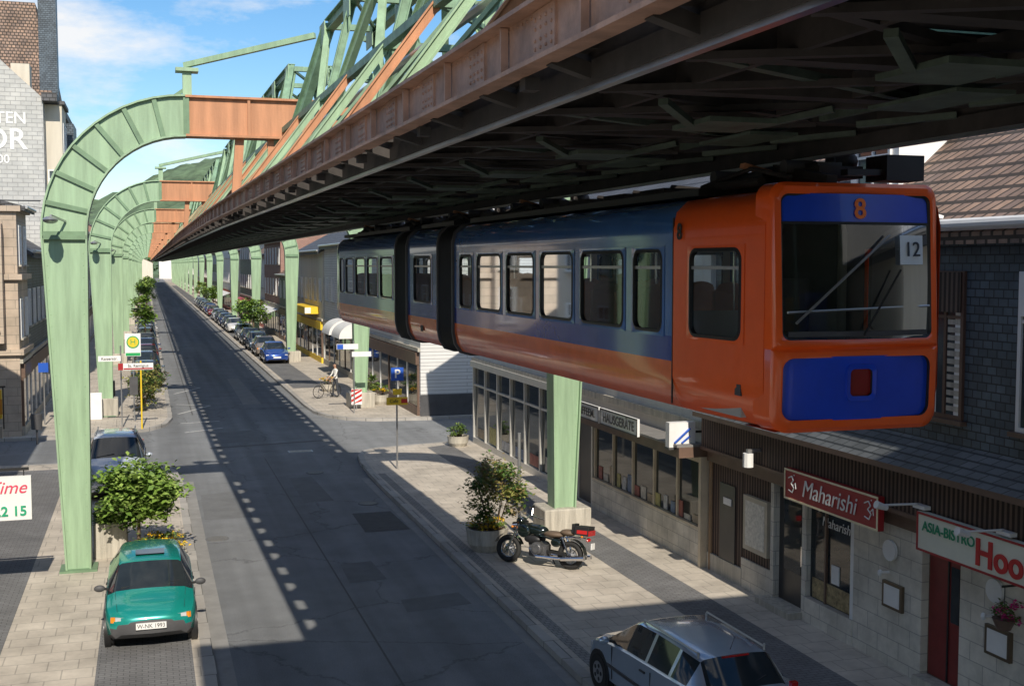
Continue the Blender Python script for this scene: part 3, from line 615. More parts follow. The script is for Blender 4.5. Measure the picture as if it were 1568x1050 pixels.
for sg in(-1,1):
    b.cyl((1.55,sg*.1,.32),(1.22,sg*.1,1.0),.028,.032,chrome,8)
    b.tube([(1.2,sg*.08,1.02),(1.18,sg*.28,1.1),(1.02,sg*.4,1.04)],.016,chrome); b.cyl((1.03,sg*.39,1.05),(.9,sg*.44,1.02),.022,.022,black,8)
    b.cyl((1.15,sg*.3,1.08),(1.16,sg*.36,1.25),.008,.008,chrome,5); b.ell((1.17,sg*.4,1.28),(.02,.08,.05),black)
    b.tube([(.95,sg*.16,.4),(.75,sg*.22,.24),(.2,sg*.2,.24),(-.35,sg*.2,.3)],.035,chrome)
    b.cyl((.15,sg*.2,.24),(-.42,sg*.21,.31),.05,.055,chrome,10)
    b.cyl((.75,0,.42),(.75,sg*.3,.42),.12,.10,sil,14)
    for k in range(5): b.cyl((.75,sg*(.12+.035*k),.42),(.75,sg*(.128+.035*k),.42),.14,.14,sil,14)
    b.cyl((0,sg*.12,.32),(.18,sg*.13,.72),.022,.03,chrome,8); b.beam((0,sg*.1,.32),(.55,sg*.1,.36),.04,.06,black)
    b.ell((1.42,sg*.16,.84),(.03,.035,.03),am); b.ell((-.32,sg*.16,.78),(.03,.035,.03),am)
    b.ell((.9,sg*.17,.60),(.2,.04,.09),black); b.beam((.95,sg*.12,.75),(.3,sg*.12,.62),.03,.04,chrome)
    b.tube([(.2,sg*.14,.7),(-.1,sg*.17,.74),(-.3,sg*.15,.72)],.014,chrome)
    b.ell((.32,sg*.13,.58),(.13,.04,.1),mg); b.ell((1.12,sg*.17,.78),(.16,.05,.16),mg)
def arc(cx,r,a0,a1,wd,mat,n=8):
    A=[];C=[]
    for i in range(n+1):
        a=math.radians(a0+(a1-a0)*i/n); A.append((cx+r*math.cos(a),-wd,.32+r*math.sin(a))); C.append((cx+r*math.cos(a),wd,.32+r*math.sin(a)))
    b.loops(A,C,mat,True,False)
arc(1.55,.36,20,160,.08,mg); arc(0,.37,30,190,.10,mg)
b.box(.55,.98,-.13,.13,.22,.5,darkgrey); b.box(.6,.92,-.15,.15,.3,.45,sil); b.beam((1.2,0,.95),(.2,0,.62),.07,.07,black); b.beam((1.15,0,.85),(.95,0,.28),.05,.05,black)
b.ell((.88,0,.80),(.32,.17,.14),mg,16,10); b.ell((.42,0,.75),(.28,.17,.08),M('seat_leather',(.13,.09,.06),.6),14,8); b.ell((.08,0,.82),(.2,.16,.08),MATS['seat_leather'],14,8)
b.box(-.12,-.05,-.14,.14,.84,1.04,black); b.box(-.48,-.14,-.19,.19,.80,1.0,black); b.box(-.50,-.48,-.19,.19,.80,.92,rl); b.box(-.45,-.2,-.194,-.19,.84,.92,redM); b.box(-.45,-.2,.19,.194,.84,.92,redM); b.box(-.54,-.52,-.1,.1,.5,.64,white); b.ell((-.42,0,.70),(.05,.1,.05),rl)
b.cyl((1.33,0,.86),(1.46,0,.84),.1,.1,chrome,14); b.cyl((1.46,0,.84),(1.465,0,.84),.09,.09,hl,14)
b.ell((1.26,0,.98),(.12,.17,.10),mg); b.add([(1.32,-.2,1.0),(1.32,.2,1.0),(1.18,.17,1.28),(1.18,-.17,1.28)],[(0,1,2,3)],glassS)
b.cyl((.6,.2,.3),(.5,.36,.0),.014,.014,black,6)
b.finish(bevel=.006)

# ------------------------------------------------------------------ foliage
def leaves(b,c,r,n,size,mats,clumps=22,spread=.33,seed=1):
    rg=random.Random(seed); cs=[]
    while len(cs)<clumps:
        p=Vector((rg.uniform(-1,1),rg.uniform(-1,1),rg.uniform(-1,1)))
        if .35<p.length<1: cs.append((p*rg.uniform(.75,1.05),rg.choice([0,0,1,1,2])))
    for i in range(n):
        p,mi=rg.choice(cs); q=p+Vector((rg.gauss(0,1),rg.gauss(0,1),rg.gauss(0,.8)))*spread*.5
        P=Vector((c[0]+q.x*r[0],c[1]+q.y*r[1],c[2]+q.z*r[2]))
        d=Vector((rg.uniform(-1,1),rg.uniform(-1,1),rg.uniform(-.4,.4))).normalized(); u=d.cross(Vector((rg.uniform(-.5,.5),rg.uniform(-.5,.5),1))).normalized()
        s=size*rg.uniform(.6,1.3); m=mats[mi] if rg.random()<.75 else rg.choice(mats)
        b.add([P-d*s*.5,P+u*s*.35,P+d*s*.5+Vector((0,0,-s*.2)),P-u*s*.35],[(0,1,2,3)],m)
def tree(name,x,y,h,r,n=2500,size=.14,mats=leafs,seed=1,trunk=.06,z0=.12,rz=None):
    b=B(name); rz=rz or r*.85; cz=h-rz; rg=random.Random(seed)
    b.cyl((x,y,z0),(x+.03,y,cz),trunk,trunk*.55,wood,8)
    for k in range(7):
        a=2*math.pi*k/7+rg.random(); e=(x+math.cos(a)*r*.65,y+math.sin(a)*r*.65,cz+rg.uniform(-.2,.6)*rz); b.cyl((x+.02,y,cz-rz*.6+rg.random()*rz*.5),e,trunk*.4,trunk*.12,wood,5)
    leaves(b,(x,y,cz),(r,r,rz),n,size,mats,clumps=int(18+n/120),seed=seed)
    b.finish(recalc=False)
maple=[M('maple_a',(.17,.28,.045),.55,var=.3),M('maple_b',(.11,.20,.033),.55,var=.3),M('maple_c',(.25,.36,.08),.55,var=.3)]
tree('maple_tree',-.30,28.6,2.55,.95,6500,.15,maple,3,.05,rz=.9)
def bush(name,x,y,z,r,rz,n,size,mats,seed): 
    b=B(name); rg=random.Random(seed)
    for k in range(6):
        a=2*math.pi*k/6+rg.random(); b.cyl((x,y,.3),(x+math.cos(a)*r*.6,y+math.sin(a)*r*.6,z+rz*.4*rg.random()),.018,.008,wood,5)
    leaves(b,(x,y,z),(r,r,rz),n,size,mats,clumps=int(12+n/120),seed=seed); b.finish(recalc=False)
def pot(x,y,r,h,name='concrete_planter'):
    b=B(name); pr=[(r*.72,.12),(r*.95,.12+h*.35),(r,.12+h*.8),(r*1.04,.12+h),(r*.9,.12+h),(r*.88,.05+h)]
    n=24; rings=[[(x+q*math.cos(2*math.pi*i/n),y+q*math.sin(2*math.pi*i/n),z) for i in range(n)] for q,z in pr]
    for A,C in zip(rings,rings[1:]): b.loops(A,C,concrete,True)
    b.add(rings[-1],[tuple(range(n))],wood); b.finish(angle=30)
pot(7.75,27.0,.5,.55); bush('planter_shrub',7.92,27.0,1.6,.72,.8,3600,.10,leafy,5); bush('flower_bed',7.75,27,.78,.5,.2,700,.08,flow,6)
b=B('concrete_planter'); b.box(-1.3,-.55,28.8,29.9,.1,.95,concrete); b.finish(bevel=.03)
bush('planter_shrub',-.95,29.3,1.1,.45,.3,900,.1,leafs,8)
pot(.2,28.4,.5,.35); bush('flower_bed',.2,28.4,.55,.62,.2,1500,.07,flow,9)
for (x,y,h,r,sd) in [(-.2,102,4.4,1.3,11),(-.1,150,4.9,1.4,12),(0,190,5.2,1.6,13),(9.3,110,3.9,1.5,14),(9.6,118,3.8,1.3,15),(9.5,182,4.2,1.4,16),(9.5,215,4.3,1.5,17),(0,235,5,1.6,18)]:
    tree('street_tree',x,y,h,r,1100,.3,maple,sd,.08)
bush('planter_shrub',-.2,58.2,1.4,1.0,1.2,1300,.16,leafy,20); bush('planter_shrub',.1,61,1.2,.8,.9,800,.16,leafs,21); bush('planter_shrub',10.6,58,1.2,.6,.5,500,.14,leafs,22)
pot(11.2,43.0,.4,.4); bush('planter_shrub',11.2,43,.75,.42,.3,500,.1,leafs,23)
pot(10.9,57,.4,.5); bush('flower_bed',10.9,57,.9,.4,.25,300,.12,flow,25)
pot(9.4,64,.45,.4); bush('flower_bed',9.4,64,.75,.45,.2,300,.1,flow,24)

# ------------------------------------------------------------------ buildings
def PL(side,X):
    if side=='R': return lambda u,d,z:(X-d,u,z)
    if side=='L': return lambda u,d,z:(X+d,u,z)
    return lambda u,d,z:(u,X-d,z)
def pb(b,P,u0,u1,d0,d1,z0,z1,mat):
    a=P(u0,d0,z0);c=P(u1,d1,z1); b.box(a[0],c[0],a[1],c[1],a[2],c[2],mat)
def win(b,P,u0,u1,z0,z1,fr,mull=1,gl=None,sill=concrete,t=.07,curt=True):
    gl=gl or glassW
    pb(b,P,u0+.01,u1-.01,-.05,.012,z0+.01,z1-.01,gl)
    pb(b,P,u0,u0+t,-.02,.05,z0,z1,fr); pb(b,P,u1-t,u1,-.02,.05,z0,z1,fr); pb(b,P,u0+t,u1-t,-.02,.05,z1-t,z1,fr); pb(b,P,u0+t,u1-t,-.02,.05,z0,z0+t,fr)
    for k in range(mull):
        m=u0+(u1-u0)*(k+1)/(mull+1); pb(b,P,m-.03,m+.03,-.02,.042,z0+t,z1-t,fr)
    pb(b,P,u0+t,u1-t,-.02,.038,z0+(z1-z0)*.68,z0+(z1-z0)*.68+.05,fr)
    if curt and R()<.6:
        pb(b,P,u0+t,u0+t+(u1-u0)*.18,.0,.016,z0+t,z1-t,white); pb(b,P,u1-t-(u1-u0)*.18,u1-t,.0,.016,z0+t,z1-t,white)
    if sill: pb(b,P,u0-.08,u1+.08,-.02,.12,z0-.07,z0-.002,sill)
def gable(b,x0,x1,y0,y1,z,rh,mat,wall,ov=.35):
    xm=(x0+x1)/2
    v=[(x0-ov,y0-.15,z-ov*rh/(xm-x0)),(xm,y0-.15,z+rh),(x1+ov,y0-.15,z-ov*rh/(xm-x0)),(x0-ov,y1+.15,z-ov*rh/(xm-x0)),(xm,y1+.15,z+rh),(x1+ov,y1+.15,z-ov*rh/(xm-x0))]
    t=.18; v2=[(a,c,d-t) for a,c,d in v]
    b.add(v+v2,[(0,1,4,3),(1,2,5,4),(6,9,10,7),(7,10,11,8),(0,3,9,6),(2,8,11,5),(0,6,7,1),(1,7,8,2),(3,4,10,9),(4,5,11,10)],mat)
    b.add([(x0,y0,z-.02),(x1,y0,z-.02),(xm,y0,z+rh-.1)],[(0,1,2)],wall); b.add([(x0,y1,z-.02),(x1,y1,z-.02),(xm,y1,z+rh-.1)],[(0,2,1)],wall)
def house(side,X,y0,y1,h,wall,roof,rh=3,depth=10,floors=2,nw=4,fr=white,shop=True,ground=None,name='house',chim=True,southwin=False,z1=3.3,awn=None):
    b=B(name); x0,x1=(X,X+depth) if side=='R' else (X-depth,X)
    b.box(x0,x1,y0+.01,y1-.01,.05,h,wall); gable(b,x0,x1,y0,y1,h,rh,roof,wall)
    P=PL(side,X); fh=(h-z1-.2)/max(1,floors-1)
    for f in range(1,floors):
        zb=z1+(f-1)*fh+fh*.25
        for k in range(nw):
            u=y0+(y1-y0)*(k+.5)/nw; win(b,P,u-.5,u+.5,zb,zb+min(1.6,fh*.62),fr)
    pb(b,P,y0+.02,y1-.02,0,.12,z1-.25,z1-.08,concrete); pb(b,P,y0-.1,y1+.1,.0,.3,h-.2,h-.05,white); 
    g=X-.38 if side=='R' else X+.38
    b.cyl((g,y0,h-.12),(g,y1,h-.12),.07,.07,silverM,8)
    if shop:
        pb(b,P,y0+.3,y1-.3,.0,.06,.5,z1-.9,glassD)
        n=max(2,int((y1-y0)/2.2))
        for k in range(n+1):
            u=y0+.3+(y1-y0-.6)*k/n; pb(b,P,u-.06,u+.06,.0,.1,.1,z1-.88,fr if k%3 else brownP)
        pb(b,P,y0+.2,y1-.2,0,.12,.1,.5,ground or concrete); pb(b,P,y0+.3,y1-.3,0,.16,z1-.86,z1-.3,ground or brownP)
    if awn:
        a=[P(y0+1,0.1,z1-.5),P(y1-1,.1,z1-.5),P(y1-1,1.4,z1-1.0),P(y0+1,1.4,z1-1.0),P(y1-1,1.4,z1-1.25),P(y0+1,1.4,z1-1.25)]
        b.add(a,[(0,1,2,3),(3,2,4,5)],awn)
    if southwin:
        Q=PL('S',y0+.01)
        for f in range(floors):
            for k in range(3):
                u=x0+depth*(k+.5)/3; win(b,Q,u-.45,u+.45,1.2+f*2.8,2.7+f*2.8,fr)
    if chim: b.box((x0+x1)/2-.3,(x0+x1)/2+.4,y0+2,y0+2.9,h+rh*.5,h+rh+.9,brickR)
    return b
X=12.2
b=B('slate_house'); P=PL('R',X)
b.box(X,X+9,9,23.86,3.95,7.75,slate); b.box(X,X+9,9,23.86,.05,3.9,brownP)
gable(b,X,X+9,9,23.86,7.75,3.9,tiles,slate,.3)
pb(b,P,8.9,23.9,.0,.36,7.52,7.68,white); b.cyl((X-.42,8.9,7.62),(X-.42,23.9,7.62),.08,.08,white,10)
b.ell((X-.75,15.9,7.85),(.28,.14,.09),white); b.beam((X-.5,15.9,7.84),(X-.1,15.9,7.75),.05,.05,white)
a=[P(9,0,4.15),P(23.86,0,4.15),P(23.86,.55,3.72),P(9,.55,3.72),P(23.86,.55,3.62),P(9,.55,3.62),P(23.86,0,3.62),P(9,0,3.62)]
slS=MB('slate_skirt',(.15,.165,.18),(.09,.10,.11),(.03,.035,.04),.3,.1,.012,rough=.6,bump=.9,dirt=.4)
b.add(a,[(0,1,2,3)],slS); b.add(a,[(3,2,4,5),(5,4,6,7),(1,6,4,2),(0,3,5,7)],brownP)
pb(b,P,9,23.86,.0,.32,2.92,3.6,corr); pb(b,P,9,23.86,.0,.36,2.86,2.93,brownP)
bf=M('brown_frame',(.13,.075,.055),.5)
for (u0,u1) in((15.4,16.3),(13.3,14.2),(18.6,19.5),(21.3,22.2)):
    win(b,P,u0,u1,4.55,6.9,white if u0<15 else bf,1,sill=brownP); pb(b,P,u0+.05,u1-.05,0,.08,6.25,6.88,corr if u0>15 else white)
    if u0>15:
        for k in range(12): pb(b,P,u0+.09,u0+.40,.014,.026,4.68+k*.125,4.76+k*.125,concrete)
b.box(12.9,14.6,18.2,19.7,8.0,9.35,white); b.box(12.7,14.9,18.05,19.85,9.35,9.47,slate); win(b,PL('R',12.9),18.4,19.5,8.35,9.25,white,1,sill=None)
pb(b,P,22.3,23.86,0,.1,.1,2.86,corr); pb(b,P,22.6,23.3,.1,.13,.12,2.2,door_m); pb(b,P,22.25,23.86,.0,.15,.1,.5,concrete); pb(b,P,22.75,23.1,.131,.15,1.75,1.9,white)
pb(b,P,21.0,22.28,0,.14,.1,.75,marble); pb(b,P,21.0,22.28,0,.1,.75,2.86,corr); 
pb(b,P,19.85,20.9,-.05,.02,.25,2.5,door_m); pb(b,P,20.9,21.02,0,.16,.1,2.6,marble); pb(b,P,19.7,19.85,0,.14,.1,2.6,marble)
pb(b,P,20.05,20.7,.02,.035,.9,2.3,glassD); pb(b,P,19.95,20.0,.02,.07,1.1,1.5,chrome)
pb(b,P,19.8,21.1,.02,.45,.1,.25,concrete)
pb(b,P,18.15,19.7,0,.03,.6,2.5,glassD); pb(b,P,18.1,19.7,.0,.16,.1,.6,marble); pb(b,P,18.1,18.2,0,.14,.6,2.6,white); pb(b,P,18.2,19.7,.0,.1,2.4,2.5,brownP); pb(b,P,19.1,19.15,.03,.08,.6,2.4,brownP)
pb(b,P,18.2,19.6,.031,.05,.62,1.0,M('window_display',(.35,.27,.14),.6,var=.6,scale=9))
pb(b,P,18.7,18.95,.031,.05,1.05,1.4,white)
pb(b,P,16.15,18.1,0,.14,.1,2.6,marble)
pb(b,P,15.25,16.1,-.05,.02,.3,2.5,reddoor); pb(b,P,15.2,16.15,.02,.3,.1,.28,concrete); pb(b,P,15.6,15.63,.02,.04,.3,2.4,black); pb(b,P,15.35,15.55,.02,.035,1.3,2.2,glassD)
pb(b,P,12.2,15.2,0,.14,.1,2.6,marble); pb(b,P,9,12.1,0,.03,.5,2.6,glassD); pb(b,P,9,12.1,0,.1,.1,.5,marble)
pb(b,P,9,23.8,.0,.2,2.6,2.86,brownP)
for u in (16.6,14.0):
    pb(b,P,u,u+.55,.14,.2,1.15,1.6,M('frame_bronze',(.16,.12,.08),.4,.5)); pb(b,P,u+.06,u+.49,.2,.206,1.2,1.55,white)
    c=P(u+.35,.17,2.15); b.cyl(c,(c[0]-.05,c[1],c[2]),.18,.18,white,20)
    c=P(u+.4,.17,1.76); b.cyl(c,(c[0]-.18,c[1],c[2]),.025,.025,white,8); b.ell((c[0]-.18,c[1],c[2]),(.04,.04,.06),white)
pb(b,P,21.1,22.1,.1,.2,1.0,2.15,M('menu_case',(.5,.44,.34),.5)); pb(b,P,21.2,22.0,.2,.206,1.1,2.05,M('paper',(.66,.63,.56),.6,var=.25,scale=12))
c=P(21.2,.34,3.15); b.box(c[0]-.28,c[0]+.05,c[1]-.04,c[1]+.04,3.2,3.26,silverM); b.cyl((c[0]-.25,c[1],3.18),(c[0]-.25,c[1],2.9),.11,.11,white,10)
b.cyl((X-.12,23.75,.1),(X-.12,23.75,3.6),.05,.05,M('downpipe',(.3,.2,.12),.5,.3),8)
o1=b.finish()
house('R',12.3,-16,8.8,8.2,cream,tilesD,3,9,2,9,name='added_unseen_house').finish()  # unseen house, added to block bright sky reflected in the train windscreen
def sign(name,P,u0,u1,d0,d1,z0,z1,mat,border=None):
    b=B(name); pb(b,P,u0,u1,d0,d1,z0,z1,mat)
    if border:
        e=.035
        pb(b,P,u0,u1,d1+.001,d1+.012,z1-e,z1,border);pb(b,P,u0,u1,d1+.001,d1+.012,z0,z0+e,border);pb(b,P,u0,u0+e,d1+.001,d1+.012,z0+e,z1-e,border);pb(b,P,u1-e,u1,d1+.001,d1+.012,z0+e,z1-e,border)
    return b
gold=M('gold_text',(.85,.75,.5),.4); sr=M('sign_red',(.36,.02,.025),.4,var=.1)
b=sign('restaurant_sign',P,16.9,19.95,.36,.48,2.5,3.09,sr,gold)
xs=P(0,.495,0)[0]
for yc in(19.68,17.18):
    pts=[(yc+.10,2.92),(yc-.02,2.97),(yc-.08,2.9),(yc+.0,2.83),(yc-.10,2.76),(yc-.04,2.66),(yc+.09,2.69)]
    b.tube([(xs,a_,c_) for a_,c_ in pts],.012,white,5); b.tube([(xs,yc-.08,2.8),(xs,yc-.15,2.86),(xs,yc-.17,2.75)],.01,white,5); b.ell((xs,yc-.1,3.0),(.01,.015,.015),white,6,4)
s=b.finish()
text('Maharishi',(xs,18.42,2.79),FX,.46,white,s,sx=1.0,shear=.25)
s=sign('restaurant_sign',P,11.5,15.85,.36,.48,2.45,3.07,M('sign_cream',(.72,.74,.64),.5,var=.05),sr).finish()
text('ASIA-BISTRO',(xs,15.7,2.86),FX,.22,M('text_green',(.02,.28,.14),.5),s,align='LEFT',bold=.003); text('Hoo Wan',(xs,14.45,2.73),FX,.56,M('text_red',(.55,.03,.03),.5),s,align='LEFT',ext=.01,bold=.012)
text('Maharishi',(P(0,.045,0)[0],18.8,2.15),FX,.26,white,o1,'window_lettering',shear=.2)
for u in(15.95,14.0):
    b=B('sign_spotlight'); a=P(u,.4,3.15)
    b.tube([a,(a[0]-.1,a[1]-.1,3.18),(a[0]-.7,a[1]-.1,3.2)],.018,white); b.cyl((a[0]-.85,a[1]-.1,3.22),(a[0]-.65,a[1]-.1,3.15),.065,.045,white,10); b.box(a[0]-.06,a[0]+.06,a[1]-.25,a[1]+.05,3.10,3.16,white); b.finish()
b=B('hanging_flower_basket'); b.beam((12.2,13.9,2.35),(11.75,13.9,2.35),.02,.03,black); b.cyl((11.8,13.9,2.35),(11.8,13.9,2.0),.006,.006,black,5)
b.cyl((11.8,13.9,1.72),(11.8,13.9,1.88),.10,.17,brownP,14); leaves(b,(11.8,13.9,1.98),(.24,.24,.2),450,.06,[M('flower_pink',(.7,.04,.25),.6),leafs[0],leafs[1]],seed=31); b.finish(recalc=False)
# --- white shop building
b=house('R',12.1,23.9,43.9,8.4,whiteP,tilesD,3.2,10,2,8,shop=False,name='shop_building',z1=3.5)
P=PL('R',12.1)
alu=M('aluminium',(.6,.59,.56),.4,.4,var=.08)
fc=M('frame_cream',(.55,.47,.35),.5)
pb(b,P,24.0,30.9,.0,.12,.1,.95,marble); pb(b,P,24.0,30.9,0,.03,.95,2.5,glassD)
for k in range(6): pb(b,P,24.05+k*1.35-.04,24.05+k*1.35+.04,.02,.09,.95,2.5,fc)
pb(b,P,24.0,30.9,.02,.1,2.48,2.6,fc); pb(b,P,24.0,30.9,.02,.14,.95,1.0,fc)
for k in range(15):
    u=24.3+k*.43; pb(b,P,u,u+.2+.15*R(),.031,.05,1.02,1.1+.4*R(),M('goods_%d'%(k%6),((.35,.28,.2),(.45,.42,.37),(.3,.1,.08),(.15,.2,.3),(.45,.45,.45),(.4,.36,.15))[k%6],.6,var=.4,scale=7))
pb(b,P,23.9,32.5,.0,.75,2.66,2.9,brownP); pb(b,P,23.9,32.5,.1,.8,2.9,2.95,M('canopy_top',(.22,.21,.2),.7))
pb(b,P,31,32.2,-.05,.02,.15,2.5,door_m); pb(b,P,30.9,31.0,0,.12,.1,2.6,alu); pb(b,P,23.9,24.02,0,.2,.1,2.66,fc)
pb(b,P,32.4,43.7,0,.03,.35,3.1,glassD); pb(b,P,32.4,43.7,0,.12,.1,.35,alu)
for k in range(8): pb(b,P,32.4+k*1.61-.05,32.4+k*1.61+.05,.02,.12,.35,3.1,alu)
pb(b,P,32.4,43.75,.02,.1,2.35,2.42,alu); pb(b,P,32.4,43.8,.0,.2,3.08,3.3,alu)
for k in range(7): pb(b,P,32.7+k*1.61,33.6+k*1.61,.031,.045,.4,.7+.4*R(),MATS['goods_%d'%(k%6)])
b.finish()
s=sign('shop_sign',P,28.55,30.4,.80,.86,2.85,3.28,white,darkgrey).finish(); text('KAFFEEM.',(P(0,.875,0)[0],29.5,3.06),FX,.3,darkgrey,s,sx=1.1,bold=.004)
s=sign('shop_sign',P,26.0,28.45,.80,.86,2.85,3.28,white,darkgrey).finish(); text('HAUSGERÄTE',(P(0,.875,0)[0],27.2,3.06),FX,.33,darkgrey,s,sx=1.0,bold=.004)
b=B('projecting_sign'); b.box(11.2,11.85,24.1,24.3,2.88,3.44,white); b.box(11.18,11.87,24.08,24.32,2.83,2.88,darkgrey); b.beam((11.85,24.2,3.2),(12.1,24.2,3.2),.05,.05,black)
b.beam((11.32,24.09,2.98),(11.7,24.09,3.3),.03,.09,blueM,up=(0,1,0)); b.beam((11.5,24.09,2.97),(11.7,24.09,3.12),.03,.06,blueM,up=(0,1,0)); b.finish()
# --- right far row
b=house('R',11.8,52,66,8.3,siding,tilesD,2.6,9,2,5,name='white_sided_house',ground=brownP); b.box(11.79,20.9,51.93,52.0,.05,1.1,darkgrey); b.finish()
b=house('R',11.8,66,82,8.4,siding,tilesD,2.6,9,2,6,name='white_house',ground=concrete); b.finish()
b=house('R',11.7,82,97,8.1,cream,tilesD,2.4,9,2,6,name='shop_house',ground=yellowM); b.finish()
spec=[(97,112,6.2,slate,2.4),(112,128,9.5,brickR,3),(128,142,8.2,whiteP,3),(142,160,10.5,slate,3),(160,180,9,cream,3),(180,205,11,whiteP,3.5),(205,235,9.5,slate,3),(235,270,11.5,brickR,3),(270,320,10,cream,3),(320,380,12,whiteP,3),(380,460,11,slateL,3),(460,560,12,cream,3)]
for i,(a,c,h,w,rh) in enumerate(spec): house('R',11.9+(i%3)*.15,a,c,h,w,tilesD if i%2 else tiles,rh,9,3 if h>9 else 2,max(4,int((c-a)/2.6)),ground=(brownP,concrete,redM)[i%3],awn=(None,white,None,redM)[i%4] if i<8 else None,name='added_unseen_house').finish()
# --- left row
b=house('L',-4.9,50.6,54.6,9.4,sand,tilesD,1.2,9,3,2,name='sandstone_house',southwin=True,chim=False)
for z in(3.4,6.4,9.1): b.box(-14.1,-4.72,50.42,50.6,z,z+.22,sand); b.box(-4.9,-4.72,50.6,54.6,z+.002,z+.218,sand)
b.box(-6.6,-5.4,50.0,50.59,3.9,8.6,sand); win(b,PL('S',50.0),-6.4,-5.6,4.4,6,white); win(b,PL('S',50.0),-6.4,-5.6,6.8,8.3,white); b.finish()
b=house('L',-4.95,54.6,66,7.7,slate,tilesD,2.6,8,2,5,name='slate_town_house'); b.finish()
b=B('tall_gable_building'); b.box(-17,-4.95,66,82,.05,15.6,slateL)
b.add([(-17,66,15.6),(-4.95,66,15.6),(-9.2,66,19.6),(-12.7,66,19.6),(-17,82,15.6),(-4.95,82,15.6),(-9.2,82,19.6),(-12.7,82,19.6)],[(0,1,2,3),(4,7,6,5),(1,5,6,2),(2,6,7,3),(3,7,4,0)],[slateL,slateL,tiles,tiles,tiles])
b.box(-5.0,-4.25,65.8,82.2,15.45,15.85,tilesD); b.box(-4.95,-4.1,67,70.2,9.6,15.4,cream); b.box(-5,-3.95,66.9,70.4,15.4,15.6,tilesD); b.box(-5.0,-3.8,72,75,8.5,15,slate)
P=PL('L',-4.1)
for z in(10.2,12.9): win(b,P,67.4,68.4,z,z+1.6,white); win(b,P,68.9,69.9,z,z+1.6,white)
win(b,PL('S',67),-4.85,-4.2,10.4,12,white)
P=PL('L',-4.95)
for z in(1,4.2,7):
    for k in range(5): win(b,P,67+k*3,68.2+k*3,z,z+1.7,white)
b.box(-8.9,-8.2,67,68,17,20.4,brickR); b.box(-6.5,-5.6,66.6,67.8,15.6,17.4,cream)
o=b.finish()
text('CIGARETTEN',(-5.75,65.98,14.5),FY,.85,white,o,align='RIGHT',sx=.95,bold=.01); text('KONTOR',(-5.75,65.98,13.4),FY,1.5,white,o,align='RIGHT',sx=1.0,ext=.01,bold=.02); text('SEIT 1900',(-6.6,65.98,12.4),FY,.6,white,o,align='RIGHT',bold=.005)
b=B('brown_roof_building'); b.box(-18,-5.2,83,96,.05,15.5,cream); b.add([(-18,83,15.5),(-5.2,83,15.5),(-6.6,83.6,24),(-17,83.6,24),(-18,96,15.5),(-5.2,96,15.5),(-6.6,95.4,24),(-17,95.4,24)],[(0,1,2,3),(4,7,6,5),(1,5,6,2),(3,2,6,7),(3,7,4,0)],tiles); b.box(-6.4,-5.3,83.2,84.6,15.5,25,slate); b.finish()
spec=[(96,115,9,cream),(115,135,10,slate),(135,155,9,whiteP),(155,180,11,brickR),(180,210,10,slateL),(210,250,11,cream),(250,310,11,slate),(310,400,12,whiteP),(400,520,12,cream)]
for i,(a,c,h,w) in enumerate(spec): house('L',-5.0,a,c,h,w,tilesD,3,9,3,max(4,int((c-a)/2.8)),name='added_unseen_house').finish()
house('L',-5.2,6,42,9,cream,tilesD,3,9,3,12,name='added_unseen_house').finish()
house('R',6,600,625,9,whiteP,tiles,4,14,3,6,name='added_unseen_house',shop=False).finish()
house('L',3,590,620,8,cream,tiles,4,18,2,6,name='added_unseen_house',shop=False).finish()

# ------------------------------------------------------------------ street furniture
def post(name,x,y,h,r=.03,mat=silverM): b=B(name); b.cyl((x,y,.1),(x,y,h),r,r,mat,8); return b
b=post('parking_sign',7.96,38.7,3.6); b.box(7.76,8.18,38.64,38.66,3.12,3.56,blueM); b.box(7.60,8.32,38.64,38.66,2.3,2.56,yellowM); b.box(7.82,8.12,38.64,38.66,2.64,2.84,yellowM); b.box(8.1,8.32,38.63,38.64,2.36,2.5,redM); o=b.finish(); text('P',(7.97,38.63,3.34),FY,.4,white,o,bold=.008); text('Cafe',(7.85,38.63,2.43),FY,.16,black,o)
b=post('bollard_post',8.95,28.2,2.75,.045,silverM); b.finish()
def beacon(x,y,dirn=1,z=.5):
    b=B('hazard_marker_board'); b.cyl((x,y+.03,.1),(x,y+.03,z+.85),.03,.03,silverM,8); b.box(x-.26,x+.26,y-.01,y+.01,z,z+.75,white)
    for k in range(4):
        z0=z+k*.24-.12
        pts=[(x-.25*dirn,z0),(x+.25*dirn,z0+.28),(x+.25*dirn,z0+.40),(x-.25*dirn,z0+.12)]
        pts=[(px,min(max(pz,z+.01),z+.74)) for px,pz in pts]; b.add([(px,y-.014,pz) for px,pz in pts],[(0,1,2,3)],redM)
    b.finish(recalc=False)
beacon(9.45,55.4,1,.35)
b=post('street_name_sign',9.1,54.0,3.5); b.box(8.3,9.3,53.95,53.97,3.1,3.35,white); b.box(8.32,8.6,53.93,53.95,3.12,3.33,blueM); b.box(9.0,9.9,53.95,53.97,2.75,2.98,white); b.finish()
sg_=M('stop_green',(.02,.35,.1),.5)
b=post('bus_stop_sign',-.62,54.0,4.1,.035); b.box(-.95,-.3,53.93,53.96,3.0,4.0,white); b.box(-.93,-.32,53.92,53.93,3.02,3.15,sg_); b.cyl((-.62,53.93,3.62),(-.62,53.915,3.62),.27,.27,sg_,20); b.cyl((-.62,53.915,3.62),(-.62,53.91,3.62),.22,.22,yellowM,20); b.box(-.8,-.45,53.9,53.95,1.3,2.1,darkgrey); o=b.finish(); text('H',(-.62,53.905,3.62),FY,.34,sg_,o)
b=post('street_name_sign',-1.1,52.0,3.6); b.box(-2.0,-1.1,51.96,51.98,2.95,3.18,white); o=b.finish(); text('Kaiserstr.',(-1.55,51.95,3.06),FY,.17,black,o)
